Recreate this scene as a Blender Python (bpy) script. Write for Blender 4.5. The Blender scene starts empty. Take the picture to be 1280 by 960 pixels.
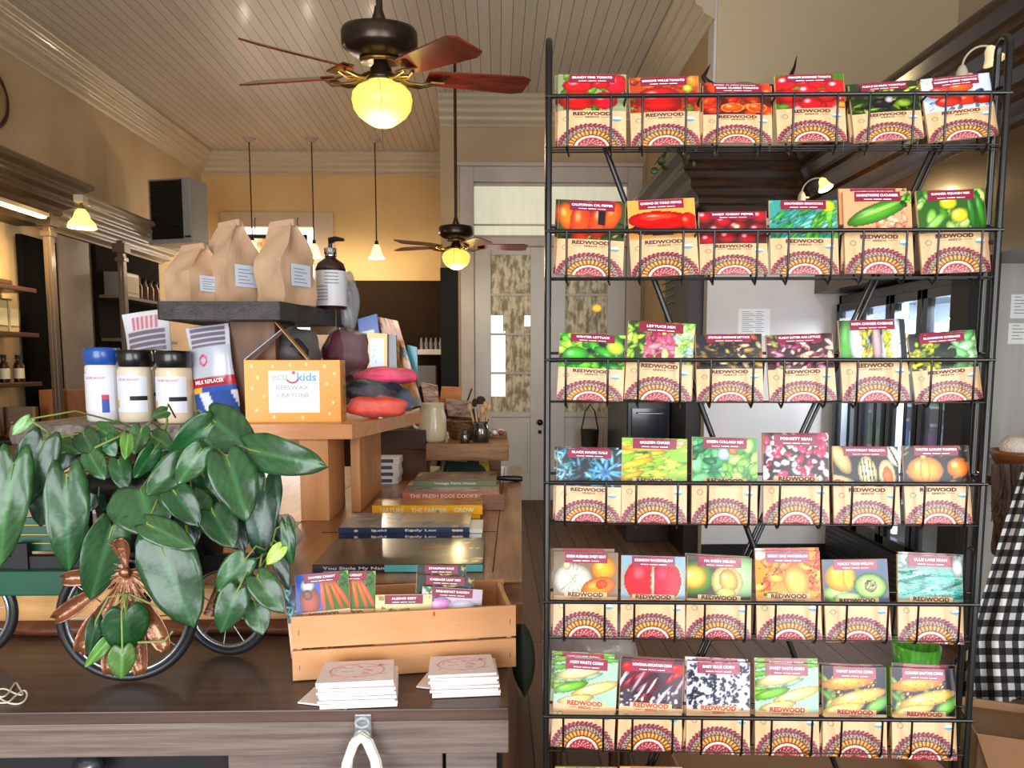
import bpy, math, random
import numpy as np
from mathutils import Vector, Matrix, Euler
random.seed(7); rng=np.random.RandomState(5)
PI=math.pi; R=math.radians
S=bpy.context.scene; COL=S.collection
# ------------------------------------------------------------------ camera
FP=900.0; CX,CY=640.0,540.0
PITCH=R(5.4); YAW=math.atan(.0199); CAMZ=1.55
cam_d=bpy.data.cameras.new('camera'); cam=bpy.data.objects.new('camera',cam_d); COL.objects.link(cam)
cam.location=(0,0,CAMZ); cam.rotation_euler=(PI/2-PITCH,0,-YAW)
cam_d.sensor_fit='HORIZONTAL'; cam_d.sensor_width=36; cam_d.lens=36*FP/1280
cam_d.shift_x=0; cam_d.shift_y=(CY-480)/1280; cam_d.clip_start=.02; cam_d.clip_end=60
S.camera=cam
CM=Euler((PI/2-PITCH,0,-YAW)).to_matrix()
def ray(x,y): return CM@Vector(((x-CX)/FP,-(y-CY)/FP,-1))
def P(x,y,Y):
    d=ray(x,y); return Vector((0,0,CAMZ))+d*(Y/d.y)
def PZ(x,y,z):
    d=ray(x,y); return Vector((0,0,CAMZ))+d*((z-CAMZ)/d.z)
def PX(x,y,X):
    d=ray(x,y); return Vector((0,0,CAMZ))+d*(X/d.x)
# ------------------------------------------------------------------ world, exposure
S.view_settings.view_transform='Standard'; S.view_settings.look='None'; S.view_settings.gamma=1
S.view_settings.use_curve_mapping=False; S.view_settings.exposure=0.64
W=bpy.data.worlds.new('world'); S.world=W; W.use_nodes=True
W.node_tree.nodes['Background'].inputs[0].default_value=(.80,.88,1,1)
W.node_tree.nodes['Background'].inputs[1].default_value=.9
def area(name,loc,rot,sx,sy,power,col):
    l=bpy.data.lights.new(name,'AREA'); l.shape='RECTANGLE'; l.size=sx; l.size_y=sy; l.energy=power; l.color=col
    o=bpy.data.objects.new(name,l); COL.objects.link(o); o.location=loc; o.rotation_euler=rot; return o
def point(name,loc,power,col,r=.03):
    l=bpy.data.lights.new(name,'POINT'); l.energy=power; l.color=col; l.shadow_soft_size=r
    o=bpy.data.objects.new(name,l); COL.objects.link(o); o.location=loc; return o
# daylight through the two storefront windows behind the camera
area('storefront_daylight',(-1.7,-2.35,1.75),(R(107),0,0),3.0,2.5,125,(.93,.96,1))
area('storefront_daylight_right',(2.05,-2.35,1.75),(R(107),0,0),2.2,2.5,95,(.93,.96,1))
# ------------------------------------------------------------------ helpers
ROOTM={}
def lin(c): 
    c=np.asarray(c,float); return np.where(c<=.04045,c/12.92,((c+.055)/1.055)**2.4)
def L4(c): l=lin(c); return (float(l[0]),float(l[1]),float(l[2]),1)
def h(s): return tuple(int(s[i:i+2],16)/255 for i in (0,2,4))
MATS={}
def mat(name,col,rough=.5,metal=0,coat=0,col2=None,scale=6,stretch=(1,1,1),detail=4,bump=0,bscale=None,bstretch=None,emit=0,ecol=None,trans=0,alpha=1,lo=.35,hi=.65,sheen=0,ior=1.45,spec=.5):
    if name in MATS: return MATS[name]
    m=bpy.data.materials.new(name); m.use_nodes=True; nt=m.node_tree; b=nt.nodes['Principled BSDF']
    b.inputs['Base Color'].default_value=L4(col); b.inputs['Roughness'].default_value=rough; b.inputs['Metallic'].default_value=metal
    b.inputs['Coat Weight'].default_value=coat; b.inputs['Coat Roughness'].default_value=.12
    b.inputs['Transmission Weight'].default_value=trans; b.inputs['Alpha'].default_value=alpha; b.inputs['IOR'].default_value=ior
    b.inputs['Specular IOR Level'].default_value=spec
    if sheen: b.inputs['Sheen Weight'].default_value=sheen
    if emit: b.inputs['Emission Color'].default_value=L4(ecol or col); b.inputs['Emission Strength'].default_value=emit
    tc=None
    def noise(sc,st,det):
        nonlocal tc
        if tc is None: tc=nt.nodes.new('ShaderNodeTexCoord')
        mp=nt.nodes.new('ShaderNodeMapping'); mp.inputs['Scale'].default_value=st; nt.links.new(tc.outputs['Object'],mp.inputs[0])
        n=nt.nodes.new('ShaderNodeTexNoise'); n.inputs['Scale'].default_value=sc; n.inputs['Detail'].default_value=det; n.inputs['Roughness'].default_value=.6
        nt.links.new(mp.outputs[0],n.inputs['Vector']); return n
    if col2 is not None:
        n=noise(scale,stretch,detail); r=nt.nodes.new('ShaderNodeValToRGB')
        r.color_ramp.elements[0].position=lo; r.color_ramp.elements[0].color=L4(col)
        r.color_ramp.elements[1].position=hi; r.color_ramp.elements[1].color=L4(col2)
        nt.links.new(n.outputs[0],r.inputs[0]); nt.links.new(r.outputs[0],b.inputs['Base Color'])
    if bump:
        n=noise(bscale or scale*3,bstretch or stretch,3); bp=nt.nodes.new('ShaderNodeBump'); bp.inputs['Strength'].default_value=bump; bp.inputs['Distance'].default_value=.01
        nt.links.new(n.outputs[0],bp.inputs['Height']); nt.links.new(bp.outputs[0],b.inputs['Normal'])
    MATS[name]=m; return m
def printmat(name,rough=.42,coat=0,bump=0,bscale=40,metal=0,spec=.5):
    if name in MATS: return MATS[name]
    m=mat(name,(1,1,1),rough,metal,coat,bump=bump,bscale=bscale,spec=spec); nt=m.node_tree; a=nt.nodes.new('ShaderNodeVertexColor'); a.layer_name='Col'
    nt.links.new(a.outputs[0],nt.nodes['Principled BSDF'].inputs['Base Color']); return m
class MB:
    def __init__(s,T=None): s.v=[];s.f=[];s.m=[];s.s=[];s.T=T or Matrix(); s.c=None
    def add(s,vs,fs,mi=0,sm=False):
        o=len(s.v); T=s.T; s.v+=[T@Vector(p) for p in vs]; s.f+=[tuple(i+o for i in f) for f in fs]; s.m+=[mi]*len(fs); s.s+=[sm]*len(fs); return s
    def box(s,x0,x1,y0,y1,z0,z1,mi=0):
        return s.add([(x,y,z) for x in (x0,x1) for y in (y0,y1) for z in (z0,z1)],[(0,1,3,2),(4,6,7,5),(0,4,5,1),(2,3,7,6),(0,2,6,4),(1,5,7,3)],mi)
    def cbox(s,c,sz,rot=(0,0,0),mi=0):
        M=Matrix.Translation(Vector(c))@Euler(rot).to_matrix().to_4x4(); T=s.T; s.T=T@M; a,b,d=[q/2 for q in sz]; s.box(-a,a,-b,b,-d,d,mi); s.T=T; return s
    def prism(s,pts,vec,mi=0,sm=False):
        n=len(pts); v=Vector(vec); a=[Vector(p) for p in pts]; s.add(a+[p+v for p in a],[tuple(range(n))[::-1],tuple(range(n,2*n))],mi)
        return s.add(a+[p+v for p in a],[(i,(i+1)%n,(i+1)%n+n,i+n) for i in range(n)],mi,sm)
    def tube(s,pts,r,n=8,mi=0,closed=False,cap=True):
        pts=[Vector(p) for p in pts]; N=len(pts); rs=r if isinstance(r,(list,tuple)) else [r]*N
        vs=[];up=None
        for i,p in enumerate(pts):
            if closed: t=(pts[(i+1)%N]-pts[i-1])
            else: t=pts[min(i+1,N-1)]-pts[max(i-1,0)]
            if t.length<1e-9: t=Vector((0,0,1))
            t.normalize()
            if up is None:
                up=Vector((0,0,1)) if abs(t.z)<.9 else Vector((1,0,0))
            a=(up-t*up.dot(t))
            if a.length<1e-6: a=t.orthogonal()
            a.normalize(); up=a; b=t.cross(a)
            for k in range(n):
                q=2*PI*k/n; vs.append(p+(a*math.cos(q)+b*math.sin(q))*rs[i])
        fs=[]
        for i in range(N if closed else N-1):
            j=(i+1)%N
            for k in range(n):
                l=(k+1)%n; fs.append((i*n+k,i*n+l,j*n+l,j*n+k))
        s.add(vs,fs,mi,True)
        if cap and not closed: s.add(vs[:n],[tuple(range(n))[::-1]],mi); s.add(vs[-n:],[tuple(range(n))],mi)
        return s
    def lathe(s,prof,c=(0,0,0),n=24,mi=0,M=None,sm=True,caps=True):
        T=s.T; s.T=T@Matrix.Translation(Vector(c))@(M or Matrix())
        vs=[(r*math.cos(2*PI*k/n),r*math.sin(2*PI*k/n),z) for r,z in prof for k in range(n)]
        fs=[(i*n+k,i*n+(k+1)%n,(i+1)*n+(k+1)%n,(i+1)*n+k) for i in range(len(prof)-1) for k in range(n)]
        s.add(vs,fs,mi,sm)
        if caps:
            if prof[0][0]>1e-5: s.add(vs[:n],[tuple(range(n))[::-1]],mi)
            if prof[-1][0]>1e-5: s.add(vs[-n:],[tuple(range(n))],mi)
        s.T=T; return s
    def ell(s,c,r,n=14,m=9,mi=0,M=None):
        prof=[(math.sin(PI*i/m),-math.cos(PI*i/m)) for i in range(m+1)]
        T=s.T; s.T=T@Matrix.Translation(Vector(c))@(M or Matrix())@Matrix.Diagonal((r[0],r[1],r[2],1)); s.lathe(prof,(0,0,0),n,mi,caps=False); s.T=T; return s
    def grid(s,nu,nv,fn,mi=0,sm=True,cf=None):
        o=len(s.v)
        s.add([fn(i/nu,j/nv) for j in range(nv+1) for i in range(nu+1)],[(j*(nu+1)+i,j*(nu+1)+i+1,(j+1)*(nu+1)+i+1,(j+1)*(nu+1)+i) for j in range(nv) for i in range(nu)],mi,sm)
        if cf is not None:
            if s.c is None: s.c=[]
            while len(s.c)<o: s.c.append((.5,.5,.5))
            s.c+=[cf(i/nu,j/nv) for j in range(nv+1) for i in range(nu+1)]
        return s
    def build(s,name,mats,parent=None,bevel=0,solid=0,subd=0):
        me=bpy.data.meshes.new(name)
        if parent is not None: Mi=ROOTM[parent.name].inverted(); loc=None
        else:
            a=np.array([tuple(v) for v in s.v]); loc=Vector(((a[:,0].min()+a[:,0].max())/2,(a[:,1].min()+a[:,1].max())/2,a[:,2].min())); Mi=Matrix.Translation(-loc)
        me.from_pydata([Mi@v for v in s.v],[],s.f); me.polygons.foreach_set('material_index',s.m); me.polygons.foreach_set('use_smooth',s.s)
        for m in (mats if isinstance(mats,(list,tuple)) else [mats]): me.materials.append(m)
        if s.c is not None:
            while len(s.c)<len(s.v): s.c.append((.5,.5,.5))
            ca=me.color_attributes.new('Col','FLOAT_COLOR','POINT'); arr=np.ones((len(s.v),4),np.float32); arr[:,:3]=lin(np.array(s.c)); ca.data.foreach_set('color',arr.ravel())
        o=bpy.data.objects.new(name,me); COL.objects.link(o)
        if parent is not None: o.parent=parent; ROOTM[o.name]=ROOTM[parent.name]
        else: o.location=loc; ROOTM[o.name]=Matrix.Translation(loc)
        if solid: md=o.modifiers.new('solid','SOLIDIFY'); md.thickness=solid; md.offset=0
        if bevel: md=o.modifiers.new('bevel','BEVEL'); md.width=bevel; md.segments=2; md.limit_method='ANGLE'; md.angle_limit=R(40)
        if subd: md=o.modifiers.new('sub','SUBSURF'); md.levels=subd; md.render_levels=subd
        return o
def tag(o,label,cat,group=None,kind=None):
    if label: o['label']=label
    if cat: o['category']=cat
    if group: o['group']=group
    if kind: o['kind']=kind
    return o
def thing(name,label,cat,loc=(0,0,0),rot=(0,0,0),group=None):
    o=bpy.data.objects.new(name,None); COL.objects.link(o); o.location=loc; o.rotation_euler=rot; o.empty_display_size=.05
    ROOTM[o.name]=Matrix.Translation(Vector(loc))@Euler(rot).to_matrix().to_4x4(); return tag(o,label,cat,group)
def struct(mb,name,mats,parent=None,**k):
    o=mb.build(name,mats,parent,**k)
    if parent is None: o['kind']='structure'
    return o
def ctree(o,parent=None):
    c=o.copy(); COL.objects.link(c)
    if parent is not None: c.parent=parent
    for ch in list(o.children): ctree(ch,c)
    return c
# flat lettering
_tc={}
def text_geo(s,bold=.0):
    if (s,bold) in _tc: return _tc[(s,bold)]
    cu=bpy.data.curves.new('t','FONT'); cu.body=s; cu.size=1; cu.align_x='CENTER'; cu.align_y='CENTER'; cu.resolution_u=2; cu.offset=bold
    o=bpy.data.objects.new('t',cu); COL.objects.link(o); dg=bpy.context.evaluated_depsgraph_get(); me=bpy.data.meshes.new_from_object(o.evaluated_get(dg))
    v=[tuple(p.co) for p in me.vertices]; f=[tuple(p.vertices) for p in me.polygons]
    bpy.data.objects.remove(o); bpy.data.curves.remove(cu); bpy.data.meshes.remove(me)
    a=np.array(v); c=(a.max(0)+a.min(0))/2; a=a-c; _tc[(s,bold)]=(a,f,a[:,0].max()*2,a[:,1].max()*2); return _tc[(s,bold)]
def text(mb,s,c,w,hh,M=None,bold=.02,fn=None,mi=0):
    """letters fitted in w x hh, standing in the local XZ plane facing -Y, centred at c"""
    a,f,tw,th=text_geo(s,bold); M=M or Matrix()
    vs=[]
    for p in a:
        q=Vector((p[0]/tw*w,0,p[1]/th*hh)); q=M@q+Vector(c)
        if fn: q=fn(q)
        vs.append(q)
    mb.add(vs,f,mi); return mb
# ------------------------------------------------------------------ printed pictures (numpy canvas)
class Cv:
    def __init__(s,nx,ny,bg):
        s.nx,s.ny=nx,ny; s.a=np.zeros((ny+1,nx+1,3)); s.a[:]=bg
        s.X,s.Y=np.meshgrid(np.linspace(0,1,nx+1),np.linspace(0,ny/nx,ny+1)); s.H=ny/nx
    def ell(s,cx,cy,rx,ry,rot,col,hl=.5,edge=.0,ecol=(0,0,0)):
        c,si=math.cos(rot),math.sin(rot); x=s.X-cx; y=s.Y-cy; u=(x*c+y*si)/rx; v=(-x*si+y*c)/ry; d=u*u+v*v; m=d<1
        sh=np.clip(1.12-.45*d,.4,1.2)[...,None]; colr=np.clip(np.array(col)*sh,0,1)
        if hl: k=np.clip(1-((u+.3)**2+(v-.35)**2)*7,0,1)[...,None]*hl; colr=colr*(1-k)+k
        if edge: e=(d>1-edge)[...,None]; colr=np.where(e,np.array(ecol),colr)
        s.a[m]=colr[m]; return s
    def rect(s,x0,x1,y0,y1,col): m=(s.X>=x0)&(s.X<=x1)&(s.Y>=y0)&(s.Y<=y1); s.a[m]=col; return s
    def scat(s,n,sz,pal,asp=.45,hl=.25,reg=(0,1,0,None),rot=None,edge=0,ecol=(0,0,0),seed=1):
        r=np.random.RandomState(seed); y1=reg[3] or s.H
        for i in range(n):
            z=sz*(.6+.8*r.rand()); s.ell(reg[0]+(reg[1]-reg[0])*r.rand(),reg[2]+(y1-reg[2])*r.rand(),z,z*asp,(rot if rot is not None else r.rand()*PI)+(r.rand()-.5)*.5,np.array(pal[r.randint(len(pal))])*(.8+.3*r.rand()),hl,edge,ecol)
        return s
def grid_print(name,cv,fn,m,parent):
    """canvas as a mesh; fn(u,v)->local point, v up"""
    nx,ny=cv.nx,cv.ny; mb_v=[fn(i/nx,j/ny) for j in range(ny+1) for i in range(nx+1)]
    me=bpy.data.meshes.new(name); Mi=ROOTM[parent.name].inverted() if parent is not None else Matrix()
    me.from_pydata([tuple(p) for p in mb_v],[],[(j*(nx+1)+i,j*(nx+1)+i+1,(j+1)*(nx+1)+i+1,(j+1)*(nx+1)+i) for j in range(ny) for i in range(nx)])
    ca=me.color_attributes.new('Col','FLOAT_COLOR','POINT'); arr=np.ones(((nx+1)*(ny+1),4),np.float32); arr[:,:3]=lin(np.clip(cv.a,0,1)).reshape(-1,3); ca.data.foreach_set('color',arr.ravel())
    me.polygons.foreach_set('use_smooth',[True]*len(me.polygons)); me.materials.append(m)
    o=bpy.data.objects.new(name,me); COL.objects.link(o); o.parent=parent
    if parent is not None: ROOTM[o.name]=ROOTM[parent.name]
    return o
def lmesh(mb,name,m,parent,**k):
    """mesh whose numbers already are in the parent's local frame"""
    Mp=ROOTM[parent.name]; mb.v=[Mp@v for v in mb.v]; return mb.build(name,m,parent,**k)
# ------------------------------------------------------------------ common materials
black=mat('black_coated_wire',h('08090b'),.3,.0,.12)
blackmatte=mat('matt_black',h('141416'),.6)
dbrown=mat('dark_varnished_wood',h('26160a'),.26,0,.2,col2=h('3c2410'),scale=5,stretch=(1,8,8))
creamwall=mat('cream_plaster',h('c4ab88'),.7,col2=h('b89f7c'),scale=1.5,bump=.05,bscale=8)
tanwall=mat('tan_painted_wall',h('b59b78'),.7,col2=h('a98f6e'),scale=1.2)
trimm=mat('painted_trim',h('b8a794'),.35,col2=h('a89684'),scale=3)
chrome=mat('chrome',h('c8ccd0'),.15,1)
paper=mat('white_paper',h('ecebe8'),.55)
glassm=mat('clear_glass',(1,1,1),.03,0,trans=1,ior=1.45)
# ================================================================== STRUCTURE
CZ=4.37; XL=-4.03; XA=1.62; XR=3.45; YJ=5.6; YD=8.06; YF=10.15; XS=-.62
def brickmat(name,c1,c2,rough,w,hh,rot=(0,0,0),mort=h('2a1c12'),ms=.004,coat=0,bump=.3,off=.5,grain=True):
    m=mat(name,c1,rough,0,coat); nt=m.node_tree; b=nt.nodes['Principled BSDF']
    tc=nt.nodes.new('ShaderNodeTexCoord'); mp=nt.nodes.new('ShaderNodeMapping'); mp.inputs['Rotation'].default_value=rot; nt.links.new(tc.outputs['Object'],mp.inputs[0])
    br=nt.nodes.new('ShaderNodeTexBrick'); br.inputs['Scale'].default_value=1; br.inputs['Brick Width'].default_value=w; br.inputs['Row Height'].default_value=hh
    br.inputs['Mortar Size'].default_value=ms; br.inputs['Color1'].default_value=L4(c1); br.inputs['Color2'].default_value=L4(c2); br.inputs['Mortar'].default_value=L4(mort); br.offset=off
    br.inputs['Mortar Smooth'].default_value=.3
    nt.links.new(mp.outputs[0],br.inputs['Vector'])
    n=nt.nodes.new('ShaderNodeTexNoise'); n.inputs['Scale'].default_value=3; n.inputs['Detail'].default_value=6; mp2=nt.nodes.new('ShaderNodeMapping'); mp2.inputs['Scale'].default_value=(12,1,12) ; nt.links.new(tc.outputs['Object'],mp2.inputs[0]); nt.links.new(mp2.outputs[0],n.inputs['Vector'])
    mx=nt.nodes.new('ShaderNodeMixRGB'); mx.blend_type='MULTIPLY'; mx.inputs[0].default_value=.5 if grain else .15
    r=nt.nodes.new('ShaderNodeValToRGB'); r.color_ramp.elements[0].position=.3; r.color_ramp.elements[0].color=(.45,.45,.45,1); r.color_ramp.elements[1].position=.7
    nt.links.new(n.outputs[0],r.inputs[0]); nt.links.new(br.outputs['Color'],mx.inputs[1]); nt.links.new(r.outputs[0],mx.inputs[2]); nt.links.new(mx.outputs[0],b.inputs['Base Color'])
    bp=nt.nodes.new('ShaderNodeBump'); bp.inputs['Strength'].default_value=bump; bp.inputs['Distance'].default_value=.01; bp.invert=True
    nt.links.new(br.outputs['Fac'],bp.inputs['Height']); nt.links.new(bp.outputs[0],b.inputs['Normal']); return m
floorm=brickmat('dark_floor_boards',h('6c4e3a'),h('583e2c'),.55,2.6,.13,rot=(0,0,PI/2),mort=h('120c08'))
ceilm=brickmat('beadboard_ceiling_paint',h('d8ccbc'),h('cec1ae'),.4,30,.095,rot=(0,0,PI/2),mort=h('64533f'),ms=.003,coat=.05,grain=False)
struct(MB().box(-4.2,3.7,-2.6,10.4,-.1,0),'floor',floorm)
struct(MB().box(-4.2,3.7,-2.6,10.4,CZ,CZ+.1),'ceiling',ceilm)
struct(MB().box(XL-.15,XL,-2.6,10.4,0,CZ),'wall_left',creamwall)
# far wall (with a window hole)
wx0,wx1=P(303,300,YF).x,P(392,300,YF).x; wz0,wz1=1.3,P(300,284,YF).z
m=MB(); 
for a in ((XL,wx0,0,CZ),(wx1,XS,0,CZ),(wx0,wx1,0,wz0),(wx0,wx1,wz1,CZ)): m.box(a[0],a[1],YF,YF+.15,a[2],a[3])
struct(m,'wall_back',mat('yellow_cream_plaster',h('d8b47a'),.7,col2=h('cda86e'),scale=1.3))
wzt=P(490,351,YF).z
struct(MB().box(P(426,400,YF).x,XS-.001,YF-.03,YF,0,wzt),'trim_1',mat('dark_wainscot_paint',h('2b1d12'),.85,spec=.15,col2=h('231810'),scale=2))
# door wall with the doorway and transom
dx0,dx1=P(593,400,YD).x,P(782,400,YD).x; zt1=P(630,228,YD).z; zt0=P(630,297,YD).z; zd1=P(630,308,YD).z
m=MB(); m.box(XS,dx0,YD,YD+.2,0,CZ); m.box(dx1,XA,YD,YD+.2,0,CZ); m.box(dx0,dx1,YD,YD+.2,zt1,CZ)
struct(m,'wall_door_side',tanwall)
struct(MB().box(XS,XS+.02,YD+.2,YF,0,CZ),'wall_side',tanwall)
zpost=P(560,335,YD).z
struct(MB().box(P(551,400,YD).x,P(573,400,YD).x,YD-.03,YD,0,zpost),'trim_2',mat('charcoal_post_paint',h('1d1c1c'),.7,spec=.2))
struct(MB().box(XA,XA+.15,YJ+.15,YD+.2,0,CZ),'wall_right_passage',tanwall)
struct(MB().box(XA,XR+.1,YJ,YJ+.15,0,CZ),'wall_jog',mat('grey_white_wall',h('d6d1cb'),.6,col2=h('cfcac4'),scale=1.5))
struct(MB().box(XA+.02,XR,YJ-.012,YJ,3.0,CZ),'wall_jog_upper',mat('beige_upper_wall',h('c9b592'),.6))  # upper part of the jog wall in beige, the rest grey-white
struct(MB().box(XR,XR+.15,-2.6,YJ,0,CZ),'wall_right',mat('putty_wall',h('b9a98f'),.7))
# shop front behind the camera: low wall, posts and head, glass openings between
m=MB(); m.box(-4.2,3.7,-2.6,-2.45,0,.45); m.box(-4.2,3.7,-2.6,-2.45,3.05,CZ)
for x in (-4.2,-.15,3.4): m.box(x,x+.3,-2.6,-2.45,.45,3.05)
struct(m,'wall_front',trimm)
def crown(name,path,prof,m,inward,closed=False,caps=True):
    """profile (d,z) swept along a wall path; inward +1: left normal of path"""
    pts=[Vector((p[0],p[1])) for p in path]; N=len(pts); offs=[]
    for i in range(N):
        def nrm(a,b): d=(b-a).normalized(); return Vector((-d.y,d.x))*inward
        if i==0: n=nrm(pts[0],pts[1])
        elif i==N-1: n=nrm(pts[-2],pts[-1])
        else:
            n1=nrm(pts[i-1],pts[i]); n2=nrm(pts[i],pts[i+1]); n=(n1+n2)/(1+n1.dot(n2))
        offs.append(n)
    mb=MB(); K=len(prof)
    vs=[(pts[i].x+offs[i].x*d,pts[i].y+offs[i].y*d,z) for i in range(N) for d,z in prof]
    fs=[(i*K+k,i*K+(k+1)%K,(i+1)*K+(k+1)%K,(i+1)*K+k) for i in range(N-1) for k in range(K)]
    mb.add(vs,fs); mb.add(vs[:K],[tuple(range(K))]); mb.add(vs[-K:],[tuple(range(K))[::-1]])
    return struct(mb,name,m)
def cprof(z1,z0,d,steps=4,lip=.012):
    """stepped cornice profile from top z1 (projecting d) to bottom z0"""
    pr=[(0,z1),(d,z1)]; n=steps*6
    for i in range(n+1):
        t=i/n; dd=d*(1-t)**.8*(1)+.012; st=(t*steps)%1; z=z1-.02-(z1-.02-z0)*t; dd+=lip*math.sin(st*2*PI); pr.append((max(dd,.004),z))
    pr.append((0,z0)); return pr
cr=cprof(CZ,CZ-.27,.24,4,.012)
cm=mat('beige_crown_paint',h('c4b499'),.3,0,.3)
crown('trim_3',[(XL,-2.4),(XL,YF),(XS,YF)],cr,cm,-1)
crown('trim_4',[(XS,YD),(XA,YD),(XA,YJ-.02)],cr,cm,-1)
# right dark cornice: passage wall, jog, then toward us over the coolers
dc=cprof(3.1,2.66,.33,4,.018)
crown('trim_5',[(XA,YD-.3),(XA,YJ),(2.45,YJ),(2.45,1.4)],dc,dbrown,-1)
struct(MB().box(2.45,XR,1.4,YJ,2.09,3.08),'trim_6',mat('brown_frieze_board',h('4a3119'),.35,0,.3,col2=h('3a2512'),scale=3,stretch=(1,.3,6)))
# left cornices
crown('trim_7',[(-3.80,-2.4),(-3.80,6.25),(XL+.01,6.25)],cprof(3.1,2.74,.27,4,.015),mat('brown_cornice_paint',h('5d4a31'),.3,0,.4,col2=h('4d3b26'),scale=3),-1)
crown('trim_8',[(-3.95,6.3),(-3.95,8.7),(XL+.01,8.7)],cprof(3.08,2.72,.24,5,.014),mat('pale_cornice_paint',h('a8997f'),.25,0,.5),-1)
struct(MB().box(XL,-3.80,-2.4,6.25,2.70,2.76),'trim_9',mat('brown_soffit',h('4d3b26'),.5))
# left posts
postm=mat('grey_brown_post_paint',h('4c3d2e'),.4,0,.2)
for i,(px,Y,z1) in enumerate(((68,6.05,2.78),(157,7.2,2.74))):
    X=P(px,420,Y).x; m=MB(); m.box(X-.03,X+.03,Y-.03,Y+.03,0,z1); m.box(X-.06,X+.06,Y-.06,Y+.06,z1-.12,z1-.03); m.box(X-.045,X+.045,Y-.045,Y+.045,z1-.2,z1-.16)
    m.box(X-.008,X+.008,Y-.04,Y-.03,.2,z1-.25)
    struct(m,'trim_%d'%(10+i),postm,bevel=.003)
# closet door recess between the posts
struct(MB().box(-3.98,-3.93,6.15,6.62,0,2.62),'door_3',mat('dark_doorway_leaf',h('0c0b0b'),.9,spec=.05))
struct(MB().box(-3.98,-3.92,6.64,7.12,0,2.70),'trim_12',mat('grey_panel_paint',h('7c7064'),.5,col2=h('716559'),scale=2))
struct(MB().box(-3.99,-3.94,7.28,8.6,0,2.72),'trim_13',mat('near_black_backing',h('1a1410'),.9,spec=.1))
# door casings
casm=mat('mauve_grey_casing_paint',h('bdb0a6'),.4,col2=h('b0a298'),scale=3)
cz1=P(630,209,YD).z
m=MB(); cx0=P(576,400,YD).x; cx1=P(800,400,YD).x
m.box(cx0,dx0,YD-.035,YD+.02,0,cz1); m.box(dx1,cx1,YD-.035,YD+.02,0,cz1); m.box(dx0,dx1,YD-.035,YD+.02,zt1,cz1); m.box(cx0-.03,cx1,YD-.06,YD,cz1,cz1+.04); m.box(dx0,dx1,YD-.03,YD+.06,zd1,zt0)
struct(m,'trim_14',casm,bevel=.006)
# transom window
wr=MB(); wr.box(dx0,dx1,YD+.02,YD+.05,zt0,zt0+.03); wr.box(dx0,dx1,YD+.02,YD+.05,zt1-.03,zt1); wr.box(dx0,dx1,YD+.02,YD+.05,(zt0+zt1)/2-.16,(zt0+zt1)/2-.145)
win=struct(wr,'window_1',casm)
MB().box(dx0,dx1,YD+.055,YD+.06,zt0,zt1).build('pane',mat('frosted_transom_glass',h('c9c6ac'),.4,emit=.38,ecol=h('d8d6bd'),col2=h('bdb99e'),scale=3,stretch=(6,1,1)),win)
# double doors
xm=P(684,400,YD).x
lacem=mat('lace_curtain_cloth',h('958a72'),.8,col2=h('dbd2b8'),scale=13,stretch=(1.2,1,.55),detail=3,lo=.42,hi=.58,emit=0,bump=.6,bscale=30)
brightp=mat('daylit_pane',h('dfe8f0'),.3,emit=.9,ecol=h('dfe8f4'))
def leaf_door(nm,a,b,knob):
    st=.15*(b-a)/.66; gz0=P(640,515,YD).z; gz1=P(640,318,YD).z
    m=MB(); m.box(a,a+st,YD+.04,YD+.09,0,zd1); m.box(b-st,b,YD+.04,YD+.09,0,zd1); m.box(a+st,b-st,YD+.04,YD+.09,gz1,zd1); m.box(a+st,b-st,YD+.04,YD+.09,.95,gz0)
    m.box(a+st,b-st,YD+.055,YD+.08,.2,.95); m.box(a+st,b-st,YD+.04,YD+.09,0,.25); m.box(a+st+.03,b-st-.03,YD+.045,YD+.06,.32,.88)
    d=struct(m,nm,mat('grey_white_door_paint',h('c6c1bd'),.35,col2=h('bcb6b2'),scale=2),bevel=.005)
    mm=MB(); n=4
    for k in range(1,n): z=gz0+(gz1-gz0)*k/n; mm.box(a+st,b-st,YD+.045,YD+.075,z-.012,z+.012)
    mm.build('glazing_bar',casm,d)
    MB().box(a+st,b-st,YD+.08,YD+.085,gz0,gz1).build('pane',brightp,d)
    if knob:
        k=P(675,528,YD); kk=MB(); kk.lathe([(.0,.02),(.02,.02),(.02,0)],(k.x,YD+.04,k.z),12,M=Euler((PI/2,0,0)).to_matrix().to_4x4()); kk.ell((k.x,YD-.01,k.z),(.035,.03,.035)); kk.build('door_knob',mat('black_knob',h('0a0a0a'),.25),d)
        kk=MB(); kk.ell((k.x,YD+.03,k.z-.11),(.022,.02,.022)); kk.build('lock',MATS['black_knob'],d)
        MB().box(b-st*.15-.005,b-st*.15+.02,YD+.03,YD+.04,k.z-.18,k.z+.15).build('lock_plate',casm,d)
    return a+st,b-st,gz0,gz1
for nm,a,b,kn,lb in (('door_1',dx0,xm,True,'left'),('door_2',xm+.01,dx1,False,'right')):
    g=leaf_door(nm,a,b,kn)
    def cf(u,v,g=g,kn=kn):
        x=g[0]+(g[1]-g[0])*u; z=g[2]+(g[3]-g[2])*v; return (x,YD+.066+.006*math.sin(u*22)+.003*math.sin(u*60),z)
    # curtain made of two drops that part low down, leaving bright panes
    mb=MB()
    if kn: 
        mb.grid(40,20,lambda u,v:cf(.36+.64*u,v*.55)); mb.grid(50,18,lambda u,v:cf(u,.62+.38*v)); mb.grid(20,6,lambda u,v:cf(u*.4,v*.1)); mb.grid(18,6,lambda u,v:cf(u*.55+.3,.52+.12*v))
    else: mb.grid(50,30,lambda u,v:cf(u,v))
    tag(mb.build('lace_curtain',lacem),'patterned lace curtain hanging behind the glass of the %s door leaf'%lb,'curtain')
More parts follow.
